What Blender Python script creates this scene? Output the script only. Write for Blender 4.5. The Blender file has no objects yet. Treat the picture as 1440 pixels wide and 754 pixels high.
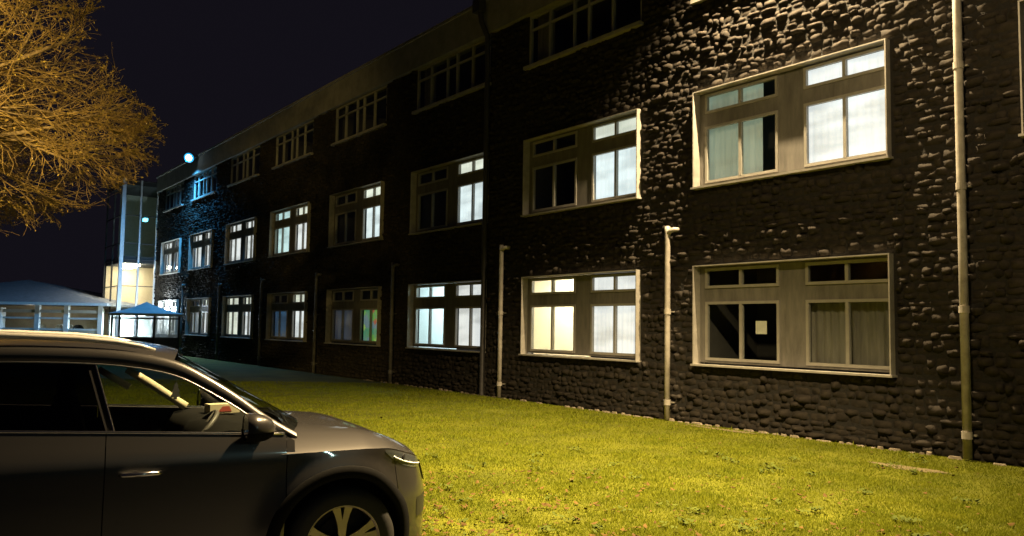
import bpy, bmesh, math, random
import numpy as np
from mathutils import Vector, Matrix

random.seed(7)
RNG = np.random.default_rng(11)
scene = bpy.context.scene
col = scene.collection
R = math.radians

# ------------------------------------------------------------------ camera
cam_d = bpy.data.cameras.new("camera")
cam = bpy.data.objects.new("camera", cam_d)
col.objects.link(cam)
cam_d.sensor_width = 36.0
cam_d.lens = 28.923
cam_d.clip_start = 0.05
cam_d.clip_end = 2000
cam.matrix_world = Matrix.Translation((0, 0, 1.75)) @ Matrix.Rotation(R(94.12), 4, 'X') @ Matrix.Rotation(R(0.898), 4, 'Z')
scene.camera = cam

# ------------------------------------------------------------------ world: night sky
w = bpy.data.worlds.new("World")
scene.world = w
w.use_nodes = True
wn = w.node_tree.nodes
wn["Background"].inputs[0].default_value = (0.0058, 0.0050, 0.0082, 1)
wn["Background"].inputs[1].default_value = 1.0

scene.view_settings.view_transform = 'Standard'
scene.view_settings.look = 'None'
scene.view_settings.exposure = 0
scene.view_settings.gamma = 1
scene.render.engine = 'CYCLES'
scene.cycles.use_denoising = True
scene.cycles.max_bounces = 6
scene.cycles.transparent_max_bounces = 16
scene.cycles.sample_clamp_indirect = 4.0

# ------------------------------------------------------------------ building frame (x = -s along the wall, -y outward)
YAW = R(36.678)
D = 12.1506
NX, NY = math.cos(YAW), math.sin(YAW)
UX, UY = -math.sin(YAW), math.cos(YAW)


def wpt(s, o, z):
    return Vector((NX * (D - o) + UX * s, NY * (D - o) + UY * s, z))


B_LOC = (NX * D, NY * D, 0)
B_ROT = YAW - math.pi / 2


# ------------------------------------------------------------------ lamps' light
def point(name, loc, power, color, radius=0.12):
    l = bpy.data.lights.new(name, 'POINT')
    l.energy = power
    l.color = color
    l.shadow_soft_size = radius
    o = bpy.data.objects.new(name, l)
    o.location = loc
    col.objects.link(o)
    return o


def spot(name, loc, target, power, color, angle, blend=1.0, radius=0.12):
    l = bpy.data.lights.new(name, 'SPOT')
    l.energy = power
    l.color = color
    l.shadow_soft_size = radius
    l.spot_size = R(angle)
    l.spot_blend = blend
    o = bpy.data.objects.new(name, l)
    o.location = loc
    o.rotation_euler = (Vector(target) - Vector(loc)).to_track_quat('-Z', 'Y').to_euler()
    col.objects.link(o)
    return o


WARM = (1.0, 0.72, 0.36)
S_LOC = Vector((1.7, 7.0, 8.2))
S2_LOC = Vector((-8.2, 5.4, 6.4))
F_LOC = wpt(8.5, 0.70, 10.3)
B_LAMP = wpt(43.55, 0.55, 10.2)
spot("street_lamp_light", S_LOC - Vector((0, 0, .3)), (-.8, 9.9, 0), 27500, WARM, 100)
spot("street_lamp_wall_fill", S_LOC - Vector((0, 0, .32)), (4.3, 9.0, 4.6), 1050, WARM, 120, 0.8)  # second spot added at the lamp head to brighten the near wall
spot("orange_street_lamp_light", S2_LOC - Vector((0, 0, .3)), (-11.2, 11.2, 5.0), 14000, (1.0, 0.70, 0.20), 92)
spot("wall_lamp_light", F_LOC - Vector((0, 0, .1)), wpt(8.5, .6, 0), 15500, (1.0, 0.74, 0.40), 110, 0.8, 0.045)
spot("blue_lamp_light", B_LAMP + Vector((NX * -.14 + UX * -.12, NY * -.14 + UY * -.12, -.12)), B_LAMP + Vector((-NX * 5 + .6, -NY * 5 + .8, -5.6)), 4800, (0.08, 0.46, 1.0), 166, 0.7, 0.08)


# ------------------------------------------------------------------ materials
def mat(name, color, rough=0.7, metal=0.0, var=0.0, scale=8.0, bump=0.0, coat=0.0, spec=0.5, color2=None, detail=6.0, stretch=None):
    m = bpy.data.materials.new(name)
    m.use_nodes = True
    nt = m.node_tree
    p = nt.nodes["Principled BSDF"]
    p.inputs["Base Color"].default_value = (*color, 1)
    p.inputs["Roughness"].default_value = rough
    p.inputs["Metallic"].default_value = metal
    p.inputs["Specular IOR Level"].default_value = spec
    p.inputs["Coat Weight"].default_value = coat
    p.inputs["Coat Roughness"].default_value = 0.06
    if var > 0 or bump > 0 or color2:
        tc = nt.nodes.new("ShaderNodeTexCoord")
        mp = nt.nodes.new("ShaderNodeMapping")
        if stretch:
            mp.inputs["Scale"].default_value = stretch
        nt.links.new(tc.outputs["Object"], mp.inputs[0])
        nz = nt.nodes.new("ShaderNodeTexNoise")
        nz.inputs["Scale"].default_value = scale
        nz.inputs["Detail"].default_value = detail
        nz.inputs["Roughness"].default_value = 0.65
        nt.links.new(mp.outputs[0], nz.inputs["Vector"])
        if var > 0 or color2:
            mx = nt.nodes.new("ShaderNodeValToRGB")
            c2 = color2 or tuple(c * (1 + var) for c in color)
            c1 = color if color2 else tuple(c * (1 - var) for c in color)
            mx.color_ramp.elements[0].position = 0.32
            mx.color_ramp.elements[1].position = 0.68
            mx.color_ramp.elements[0].color = (*c1, 1)
            mx.color_ramp.elements[1].color = (*c2, 1)
            nt.links.new(nz.outputs["Fac"], mx.inputs[0])
            nt.links.new(mx.outputs[0], p.inputs["Base Color"])
        if bump > 0:
            b = nt.nodes.new("ShaderNodeBump")
            b.inputs["Strength"].default_value = bump
            b.inputs["Distance"].default_value = 0.02
            nt.links.new(nz.outputs["Fac"], b.inputs["Height"])
            nt.links.new(b.outputs[0], p.inputs["Normal"])
    return m


def emit(name, color, strength):
    m = bpy.data.materials.new(name)
    m.use_nodes = True
    nt = m.node_tree
    p = nt.nodes["Principled BSDF"]
    p.inputs["Base Color"].default_value = (*color, 1)
    p.inputs["Emission Color"].default_value = (*color, 1)
    p.inputs["Emission Strength"].default_value = strength
    return m


def glass(name, tint=(0.93, 0.95, 0.95), rough=0.02, boost=1.0):
    m = bpy.data.materials.new(name)
    m.use_nodes = True
    nt = m.node_tree
    nt.nodes.remove(nt.nodes["Principled BSDF"])
    t = nt.nodes.new("ShaderNodeBsdfTransparent")
    t.inputs[0].default_value = (*tint, 1)
    g = nt.nodes.new("ShaderNodeBsdfGlossy")
    g.inputs["Roughness"].default_value = rough
    fr = nt.nodes.new("ShaderNodeFresnel")
    fr.inputs["IOR"].default_value = 1.35
    mx = nt.nodes.new("ShaderNodeMixShader")
    ge = nt.nodes.new("ShaderNodeNewGeometry")
    inv = nt.nodes.new("ShaderNodeMath")
    inv.operation = 'MULTIPLY_ADD'
    inv.inputs[1].default_value = -1
    inv.inputs[2].default_value = 1
    nt.links.new(ge.outputs["Backfacing"], inv.inputs[0])
    mu_ = nt.nodes.new("ShaderNodeMath")
    mu_.operation = 'MULTIPLY'
    nt.links.new(inv.outputs[0], mu_.inputs[0])
    nt.links.new(fr.outputs[0], mu_.inputs[1])
    nt.links.new(mu_.outputs[0], mx.inputs[0])
    nt.links.new(t.outputs[0], mx.inputs[1])
    nt.links.new(g.outputs[0], mx.inputs[2])
    nt.links.new(mx.outputs[0], nt.nodes["Material Output"].inputs[0])
    return m


def curtain_mat(name, c1, c2, strength, scale=2.6, band=True):
    """Curtain cloth that glows itself in place of room light; noise paints the folds."""
    m = bpy.data.materials.new(name)
    m.use_nodes = True
    nt = m.node_tree
    p = nt.nodes["Principled BSDF"]
    p.inputs["Roughness"].default_value = 0.9
    tc = nt.nodes.new("ShaderNodeTexCoord")
    mp = nt.nodes.new("ShaderNodeMapping")
    mp.inputs["Scale"].default_value = (1, 1, 0.12)
    nt.links.new(tc.outputs["Object"], mp.inputs[0])
    nz = nt.nodes.new("ShaderNodeTexNoise")
    nz.inputs["Scale"].default_value = scale
    nz.inputs["Detail"].default_value = 3
    nt.links.new(mp.outputs[0], nz.inputs["Vector"])
    rp = nt.nodes.new("ShaderNodeValToRGB")
    rp.color_ramp.elements[0].position = 0.35
    rp.color_ramp.elements[1].position = 0.6
    rp.color_ramp.elements[0].color = (*c2, 1)
    rp.color_ramp.elements[1].color = (*c1, 1)
    nt.links.new(nz.outputs["Fac"], rp.inputs[0])
    out = rp.outputs[0]
    if band:
        nz2 = nt.nodes.new("ShaderNodeTexNoise")
        mp2 = nt.nodes.new("ShaderNodeMapping")
        mp2.inputs["Scale"].default_value = (0.5, 1, 2.2)
        nt.links.new(tc.outputs["Object"], mp2.inputs[0])
        nt.links.new(mp2.outputs[0], nz2.inputs["Vector"])
        nz2.inputs["Scale"].default_value = 1.6
        r2 = nt.nodes.new("ShaderNodeMapRange")
        r2.inputs[1].default_value = 0.35
        r2.inputs[2].default_value = 0.6
        r2.inputs[3].default_value = 0.70
        r2.inputs[4].default_value = 1.05
        nt.links.new(nz2.outputs["Fac"], r2.inputs[0])
        mm = nt.nodes.new("ShaderNodeVectorMath")
        mm.operation = 'SCALE'
        nt.links.new(out, mm.inputs[0])
        nt.links.new(r2.outputs[0], mm.inputs["Scale"])
        out = mm.outputs[0]
    nt.links.new(out, p.inputs["Emission Color"])
    p.inputs["Base Color"].default_value = (0.5, 0.5, 0.5, 1)
    p.inputs["Emission Strength"].default_value = strength
    return m


M = {}
M['stone'] = mat('dark_stone', (0.016, 0.0145, 0.0132), 0.9, scale=7, bump=0.6, spec=.1, color2=(0.042, 0.0355, 0.029))
M['mortar'] = mat('dark_mortar', (0.012, 0.0107, 0.0096), 0.95, var=0.35, scale=20, bump=0.8)
M['concrete'] = mat('fascia_concrete', (0.20, 0.19, 0.17), 0.85, var=0.2, scale=3, bump=0.3)
M['panel'] = mat('infill_panel_paint', (0.135, 0.128, 0.117), 0.7, var=0.28, scale=3, bump=0.12, stretch=(2.5, 2.5, .5))
M['trim'] = mat('pale_sheet_metal', (0.29, 0.275, 0.245), 0.55, var=0.18, scale=6, bump=0.1)
M['frame'] = mat('off_white_frame', (0.27, 0.26, 0.235), 0.5, var=0.1, scale=7)
M['pipe'] = mat('cream_pipe_plastic', (0.33, 0.305, 0.265), 0.5, var=0.3, scale=5, bump=0.1)
M['pipe_dimmed'] = mat('dimmed_grey_pipe', (0.11, 0.105, 0.10), 0.6, var=0.3, scale=5)  # darker copy for the far pipes: their weaker light put into the colour
M['pipe_dark'] = mat('dark_pipe_iron', (0.03, 0.028, 0.028), 0.6, var=0.3, scale=6)
M['roof'] = mat('flat_roof_felt', (0.04, 0.04, 0.04), 0.95, var=0.3, scale=5)
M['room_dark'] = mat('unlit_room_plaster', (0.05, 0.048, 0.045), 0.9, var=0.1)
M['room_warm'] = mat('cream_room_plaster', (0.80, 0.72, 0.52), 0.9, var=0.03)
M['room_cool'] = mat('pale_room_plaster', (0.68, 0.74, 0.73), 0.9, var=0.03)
M['glass'] = glass('window_glass')
M['curtain_dark'] = mat('unlit_curtain', (0.16, 0.15, 0.13), 0.95, var=0.35, scale=7, stretch=(1, 1, .1))
M['paper'] = mat('paper_notice', (0.62, 0.60, 0.52), 0.9, var=0.06)
M['picture'] = mat('grey_wall_picture', (0.32, 0.32, 0.27), 0.8, var=0.3, scale=12)
M['cool'] = curtain_mat('lit_curtain_cool', (0.80, 0.90, 0.90), (0.76, 0.87, 0.88), 1.12)
M['white'] = curtain_mat('lit_curtain_white', (0.95, 0.97, 0.94), (0.88, 0.92, 0.91), 1.03)
M['grey'] = curtain_mat('lit_curtain_grey', (0.62, 0.615, 0.58), (0.55, 0.555, 0.54), 1.4)
M['cream'] = curtain_mat('lit_curtain_cream', (0.84, 0.86, 0.72), (0.76, 0.80, 0.66), 1.15)
M['green'] = curtain_mat('lit_curtain_green', (0.24, 0.32, 0.24), (0.17, 0.24, 0.18), 0.75)
M['teal'] = curtain_mat('lit_curtain_teal', (0.60, 0.82, 0.80), (0.48, 0.74, 0.74), 1.15)
M['dimblue'] = curtain_mat('dim_blue_curtain', (0.018, 0.05, 0.10), (0.01, 0.03, 0.06), 1.0)
M['dimgrey'] = curtain_mat('dim_grey_curtain', (0.03, 0.04, 0.06), (0.018, 0.022, 0.035), 1.0)
M['dimwhite'] = curtain_mat('dim_white_curtain', (0.22, 0.23, 0.22), (0.12, 0.13, 0.13), 1.0)


def pattern_mat():
    m = bpy.data.materials.new('glowing_print_curtain')
    m.use_nodes = True
    nt = m.node_tree
    p = nt.nodes["Principled BSDF"]
    tc = nt.nodes.new("ShaderNodeTexCoord")
    vo = nt.nodes.new("ShaderNodeTexVoronoi")
    vo.inputs["Scale"].default_value = 4.2
    nt.links.new(tc.outputs["Object"], vo.inputs["Vector"])
    rp = nt.nodes.new("ShaderNodeValToRGB")
    rp.color_ramp.interpolation = 'CONSTANT'
    els = rp.color_ramp.elements
    els[0].color = (0.10, 0.30, 0.05, 1)
    els[1].position = 0.35
    els[1].color = (0.25, 0.42, 0.08, 1)
    for pos, c in ((0.52, (0.35, 0.06, 0.04, 1)), (0.62, (0.05, 0.22, 0.12, 1)), (0.8, (0.10, 0.18, 0.22, 1))):
        e = els.new(pos)
        e.color = c
    sp = nt.nodes.new("ShaderNodeSeparateColor")
    nt.links.new(vo.outputs["Color"], sp.inputs[0])
    nt.links.new(sp.outputs[0], rp.inputs[0])
    nt.links.new(rp.outputs[0], p.inputs["Emission Color"])
    p.inputs["Emission Strength"].default_value = 0.8  # the print glows itself, standing in for room light behind it
    return m


M['pattern'] = pattern_mat()
M['tube'] = emit('ceiling_tube', (1.0, 0.96, 0.83), 105)
M['tube_cool'] = emit('ceiling_tube_cool', (0.82, 0.97, 1.0), 80)


# ------------------------------------------------------------------ mesh helpers
class MB:
    def __init__(self):
        self.v, self.f = [], []

    def box(self, x0, x1, y0, y1, z0, z1):
        b = len(self.v)
        self.v += [(x, y, z) for z in (z0, z1) for y in (y0, y1) for x in (x0, x1)]
        self.f += [tuple(b + i for i in q) for q in ((0, 2, 3, 1), (4, 5, 7, 6), (0, 1, 5, 4), (2, 6, 7, 3), (0, 4, 6, 2), (1, 3, 7, 5))]
        return self

    def tube(self, pts, rad, n=10, cap=True):
        pts = [Vector(p) for p in pts]
        if not hasattr(rad, '__len__'):
            rad = [rad] * len(pts)
        b = len(self.v)
        up = None
        for i, p in enumerate(pts):
            t = (pts[min(i + 1, len(pts) - 1)] - pts[max(i - 1, 0)]).normalized()
            if up is None:
                up = t.orthogonal().normalized()
            up = (up - t * up.dot(t))
            up = up.normalized() if up.length > 1e-6 else t.orthogonal().normalized()
            sd = t.cross(up)
            for k in range(n):
                a = 2 * math.pi * k / n
                self.v.append(tuple(p + (up * math.cos(a) + sd * math.sin(a)) * rad[i]))
        for i in range(len(pts) - 1):
            for k in range(n):
                k2 = (k + 1) % n
                self.f.append((b + i * n + k, b + i * n + k2, b + (i + 1) * n + k2, b + (i + 1) * n + k))
        if cap:
            self.f.append(tuple(b + k for k in reversed(range(n))))
            e = b + (len(pts) - 1) * n
            self.f.append(tuple(e + k for k in range(n)))
        return self

    def grid(self, rows, closed=False):
        """rows: list of equal-length point lists"""
        b = len(self.v)
        n = len(rows[0])
        for r in rows:
            self.v += [tuple(p) for p in r]
        for i in range(len(rows) - 1):
            for k in range(n - (0 if closed else 1)):
                k2 = (k + 1) % n
                self.f.append((b + i * n + k, b + i * n + k2, b + (i + 1) * n + k2, b + (i + 1) * n + k))
        return self

    def lathe(self, prof, n=32, axis='Y', c=(0, 0, 0)):
        rows = []
        for k in range(n):
            a = 2 * math.pi * k / n
            rows.append([(c[0] + r * math.cos(a), c[1] + h, c[2] + r * math.sin(a)) if axis == 'Y' else (c[0] + r * math.cos(a), c[1] + r * math.sin(a), c[2] + h) for r, h in prof])
        rows.append(rows[0])
        return self.grid(rows)

    def prism(self, poly, y0, y1):
        """poly: (x, z) outline, extruded along y"""
        b = len(self.v)
        n = len(poly)
        self.v += [(x, y0, z) for x, z in poly] + [(x, y1, z) for x, z in poly]
        self.f.append(tuple(b + i for i in range(n)))
        self.f.append(tuple(b + n + i for i in reversed(range(n))))
        for i in range(n):
            j = (i + 1) % n
            self.f.append((b + i, b + n + i, b + n + j, b + j))
        return self

    def mesh(self, name, m, smooth=False):
        me = bpy.data.meshes.new(name)
        me.from_pydata(self.v, [], self.f)
        bm = bmesh.new()
        bm.from_mesh(me)
        bmesh.ops.remove_doubles(bm, verts=bm.verts, dist=1e-5)
        bmesh.ops.recalc_face_normals(bm, faces=bm.faces)
        bm.to_mesh(me)
        bm.free()
        if m:
            me.materials.append(m)
        if smooth:
            for p in me.polygons:
                p.use_smooth = True
        return me

    def build(self, name, m, parent=None, smooth=False, **props):
        return link(name, self.mesh(name, m, smooth), parent, **props)


def link(name, data, parent=None, loc=None, **props):
    o = bpy.data.objects.new(name, data)
    col.objects.link(o)
    if parent is not None:
        o.parent = parent
    if loc is not None:
        o.location = loc
    for k, v in props.items():
        o[k] = v
    return o


def thing(name, label, cat, loc=(0, 0, 0), rotz=0.0, group=None):
    o = bpy.data.objects.new(name, None)
    col.objects.link(o)
    o.location = loc
    o.rotation_euler = (0, 0, rotz)
    o['label'] = label
    o['category'] = cat
    if group:
        o['group'] = group
    return o


def np_mesh(name, verts, faces, m, smooth=False):
    """verts (n,3); faces (k,4) or (k,3) int arrays"""
    me = bpy.data.meshes.new(name)
    verts = np.ascontiguousarray(verts, dtype=np.float32)
    k = faces.shape[1]
    me.vertices.add(len(verts))
    me.vertices.foreach_set("co", verts.ravel())
    me.loops.add(faces.size)
    me.loops.foreach_set("vertex_index", np.ascontiguousarray(faces, dtype=np.int32).ravel())
    me.polygons.add(len(faces))
    me.polygons.foreach_set("loop_start", np.arange(0, faces.size, k, dtype=np.int32))
    me.update(calc_edges=True)
    if m:
        me.materials.append(m)
    if smooth:
        me.polygons.foreach_set("use_smooth", np.ones(len(faces), dtype=bool))
    return me


# ------------------------------------------------------------------ ground
def ground_mat():
    m = bpy.data.materials.new('lawn_ground')
    m.use_nodes = True
    nt = m.node_tree
    p = nt.nodes["Principled BSDF"]
    p.inputs["Roughness"].default_value = 0.95
    p.inputs["Specular IOR Level"].default_value = 0.1
    tc = nt.nodes.new("ShaderNodeTexCoord")
    n1 = nt.nodes.new("ShaderNodeTexNoise")
    n1.inputs["Scale"].default_value = 0.9
    n1.inputs["Detail"].default_value = 8
    n2 = nt.nodes.new("ShaderNodeTexNoise")
    n2.inputs["Scale"].default_value = 28
    n2.inputs["Detail"].default_value = 6
    for n in (n1, n2):
        nt.links.new(tc.outputs["Object"], n.inputs["Vector"])
    r1 = nt.nodes.new("ShaderNodeValToRGB")
    r1.color_ramp.elements[0].position = 0.3
    r1.color_ramp.elements[1].position = 0.7
    r1.color_ramp.elements[0].color = (0.050, 0.056, 0.005, 1)
    r1.color_ramp.elements[1].color = (0.105, 0.110, 0.007, 1)
    r2 = nt.nodes.new("ShaderNodeMapRange")
    r2.inputs[1].default_value = 0.3
    r2.inputs[2].default_value = 0.7
    r2.inputs[3].default_value = 0.55
    r2.inputs[4].default_value = 1.1
    nt.links.new(n1.outputs["Fac"], r1.inputs[0])
    nt.links.new(n2.outputs["Fac"], r2.inputs[0])
    mm = nt.nodes.new("ShaderNodeVectorMath")
    mm.operation = 'SCALE'
    nt.links.new(r1.outputs[0], mm.inputs[0])
    nt.links.new(r2.outputs[0], mm.inputs["Scale"])
    nt.links.new(mm.outputs[0], p.inputs["Base Color"])
    b = nt.nodes.new("ShaderNodeBump")
    b.inputs["Strength"].default_value = 1.0
    b.inputs["Distance"].default_value = 0.03
    nt.links.new(n2.outputs["Fac"], b.inputs["Height"])
    nt.links.new(b.outputs[0], p.inputs["Normal"])
    return m


MB().grid([[(-600, -600, 0), (600, -600, 0)], [(-600, 600, 0), (600, 600, 0)]]).build('lawn', ground_mat(), kind='structure')

# car frame
PSI = R(28)
AX = Vector((math.cos(PSI), math.sin(PSI), 0))
INW = Vector((-math.sin(PSI), math.cos(PSI), 0))
CW = Vector(((484 - 720) / 1157 * 5.3, 5.3, 0))
CAR_O = CW + INW * 0.92


def cpt(a, y, z=0):
    return CAR_O + AX * a + INW * y + Vector((0, 0, z))


M['asphalt'] = mat('asphalt', (0.045, 0.044, 0.043), 0.9, var=0.3, scale=40, bump=0.6)
M['kerb'] = mat('kerb_concrete', (0.26, 0.25, 0.23), 0.85, var=0.2, scale=8, bump=0.3)
pk = MB()
pk.grid([[tuple(cpt(-30, -12, .004)), tuple(cpt(.25, -12, .004))], [tuple(cpt(-30, 2.4, .004)), tuple(cpt(.25, 2.4, .004))]])
pk.build('car_park', M['asphalt'], kind='structure')

# ------------------------------------------------------------------ main building
bld = thing('long_building', 'long three storey dark stone building with rows of lit windows running along the lawn', 'building', B_LOC, B_ROT)
LEFT = [4.68, 10.42, 15.76, 21.25, 27.0, 32.79, 38.51, 44.48, 50.18]
WW = 3.86
S0, S1 = -6.0, 51.65
ZB = [0.0, 1.12, 2.97, 4.46, 6.30, 8.10, 9.43, 10.36]
wins = [(l, l - WW) for l in LEFT] + [(-0.9, -0.9 - WW)]


def free_segments():
    edges = sorted([(r, l) for l, r in wins])
    seg, c = [], S0
    for r, l in edges:
        seg.append((c, r))
        c = l
    seg.append((c, S1))
    return seg


FREE = free_segments()
wb = MB()
for i in range(6):
    for (a, b) in ([(S0, S1)] if i % 2 == 0 else FREE):
        wb.box(-b, -a, 0, 0.28, ZB[i], ZB[i + 1])
wb.box(-S1, -S0, 0.281, 0.29, -0.3, -0.01)
wb.build('wall', M['mortar'], bld)
fb = MB()
fb.box(-S1 - .1, -S0, -0.14, 0.4, 9.43, 10.3)
fb.box(-S1 - .12, -S0, -0.20, 0.42, 10.3, 10.38)
fb.build('fascia', M['concrete'], bld)
rb = MB()
rb.box(-S1, -S0, 0.42, 12, 10.0, 10.3)
rb.build('roof', M['roof'], bld)
eb = MB()
eb.box(-S1, -S1 + .28, 0.29, 12, 0, 10.0)
eb.box(-S0 - .28, -S0, 0.29, 12, 0, 10.0)
eb.box(-S1 + .28, -S0 - .28, 11.7, 12, 0, 10.0)
eb.build('end_wall', M['mortar'], bld)

# stones: courses of rough split stones over every free piece of wall
GN = 5
PU, PV = np.meshgrid(np.array([-1, -.62, 0, .62, 1]), np.array([-1, -.6, 0, .6, 1]))
PROF_S = np.array([[0, 0, 0, 0, 0], [0, .60, .78, .60, 0], [0, .84, 1.0, .84, 0], [0, .72, .92, .72, 0], [0, 0, 0, 0, 0]])
EDGE = PROF_S == 0
CORNER = (np.abs(PU) == 1) & (np.abs(PV) == 1)


def stone_verts(x0, x1, z0, z1, p):
    """one rounded rubble stone, local to the building; returns (25,3)"""
    w_, h_ = (x1 - x0) / 2, (z1 - z0) / 2
    U = PU + RNG.normal(0, .10, PU.shape) * np.where(EDGE, .6, 1.0)
    V_ = PV + RNG.normal(0, .12, PU.shape) * np.where(EDGE, .6, 1.0)
    sk = RNG.normal(0, .16)
    V_ = V_ + sk * PU * (1 - np.abs(PV))
    pull = np.where(CORNER, RNG.uniform(.62, .9, PU.shape), 1.0)
    X = (x0 + x1) / 2 + np.clip(U * pull, -1.03, 1.03) * w_
    Z = (z0 + z1) / 2 + np.clip(V_ * pull, -1.05, 1.05) * h_
    Y = np.where(EDGE, .012 if p > .02 else .006, -p * PROF_S * RNG.uniform(.48, 1.3, PU.shape))
    return np.stack([X, Y, Z], -1).reshape(-1, 3)


SF = np.array([(r * 5 + c, r * 5 + c + 1, r * 5 + c + 6, r * 5 + c + 5) for r in range(4) for c in range(4)])

stones = []   # (score, verts)
cam_inv = cam.matrix_world.inverted()
Bm = Matrix.Translation(B_LOC) @ Matrix.Rotation(B_ROT, 4, 'Z')
TO_CAM = cam_inv @ Bm
FPX = 1024 * 28.923 / 36


def in_view(x, z):
    q = TO_CAM @ Vector((x, 0, z))
    if q.z > -1:
        return None
    u, v_ = 512 + FPX * q.x / -q.z, 268 - FPX * q.y / -q.z
    return (u, v_, -q.z) if -5 < u < 1030 and -5 < v_ < 541 else None


for i in range(6):
    z = ZB[i] + (0.0 if i == 0 else 0.02 if i % 2 else 0.03)
    ztop = ZB[i + 1] - (0.03 if i % 2 == 0 else 0.0)
    segs = [(S0, S1)] if i % 2 == 0 else [(a + .04, b - .04) for a, b in FREE]
    while z < ztop - .05:
        h = random.uniform(.085, .155)
        if z + h > ztop - .05:
            h = ztop - z
        for a, b in segs:
            s = a - (random.uniform(0, .2) if i % 2 == 0 else 0)
            while s < b - .05:
                wd = random.uniform(.10, .25) if random.random() < .8 else random.uniform(.25, .36)
                e = min(s + wd, b)
                if b - e < .09:
                    e = b
                if e > -2.0:
                    rr = random.random()
                    p = random.uniform(.006, .018) if rr < .28 else random.uniform(.028, .060) if rr < .82 else random.uniform(.062, .11)
                    jz0, jz1 = random.uniform(-.004, .012), random.uniform(-.004, .010)
                    dz_ = random.gauss(0, .02) if ztop - .2 > z > .1 else 0
                    v = stone_verts(-e + random.uniform(-.012, .006), -s - random.uniform(-.012, .004), z + jz0 + dz_, z + h - jz1 + dz_ + (random.uniform(0, .03) if p > .03 else 0), p)
                    iv = in_view(-(s + e) / 2, z + h / 2)
                    sc = (e - s) * h * (p + .02) / iv[2] ** 2 if iv and not (2.9 > s > -3) else 0
                    stones.append((sc, v))
                s = e
        z += h
stones.sort(key=lambda t: -t[0])
for sc, v in stones[:300]:
    c = v.mean(0)
    link('stone', np_mesh('stone', v - c, SF, M['stone']), bld, loc=tuple(c))
rest = stones[300:]
V = np.concatenate([v for _, v in rest])
F_ = np.concatenate([SF + 25 * i for i in range(len(rest))])
link('small_stones', np_mesh('small_stones', V, F_, M['stone']), bld, kind='stuff')

# windows
P_OUT = 0.13


def frame_mesh(x0, x1, z0, z1, bar=.05, mull=.055):
    m = MB()
    m.box(x0, x0 + bar, .03, .10, z0, z1).box(x1 - bar, x1, .03, .10, z0, z1)
    m.box(x0 + bar, x1 - bar, .03, .10, z0, z0 + bar).box(x0 + bar, x1 - bar, .03, .10, z1 - bar, z1)
    xm = (x0 + x1) / 2
    m.box(xm - mull / 2, xm + mull / 2, .026, .10, z0 + bar, z1 - bar)
    return m, [(x0 + bar, xm - mull / 2, z0 + bar, z1 - bar), (xm + mull / 2, x1 - bar, z0 + bar, z1 - bar)]


def curtain(x0, x1, z0, z1, m, parent, y=.2, amp=.018):
    n = max(8, int((x1 - x0) / .035))
    ph = random.uniform(0, 6)
    rows = []
    for zz in (z0, (z0 + z1) / 2, z1):
        rows.append([(x0 + (x1 - x0) * i / n, y + amp * math.sin(i * 1.7 + ph + .3 * math.sin(i * .6)) + .008 * math.sin(i * .9), zz) for i in range(n + 1)])
    g = MB().grid(rows)
    rows2 = [[(p[0], p[1] + .004, p[2]) for p in r] for r in rows]
    g.grid(rows2)
    return g.build('curtain', m, parent, smooth=True)


def room(x0, x1, z0, z1, y1, m, parent, tube=None):
    g = MB()
    g.grid([[(x0, .28, z0), (x1, .28, z0)], [(x0, y1, z0), (x1, y1, z0)]])
    g.grid([[(x0, .28, z1), (x1, .28, z1)], [(x0, y1, z1), (x1, y1, z1)]])
    g.grid([[(x0, y1, z0), (x1, y1, z0)], [(x0, y1, z1), (x1, y1, z1)]])
    for x in (x0, x1):
        g.grid([[(x, .28, z0), (x, y1, z0)], [(x, .28, z1), (x, y1, z1)]])
    o = g.build('room', m, parent)
    if tube:
        xm = (x0 + x1) / 2
        MB().box(xm - .62, xm + .62, y1 * .48, y1 * .48 + .32, z1 - .10, z1 - .02).build('ceiling_light', tube, o)
    return o


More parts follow.
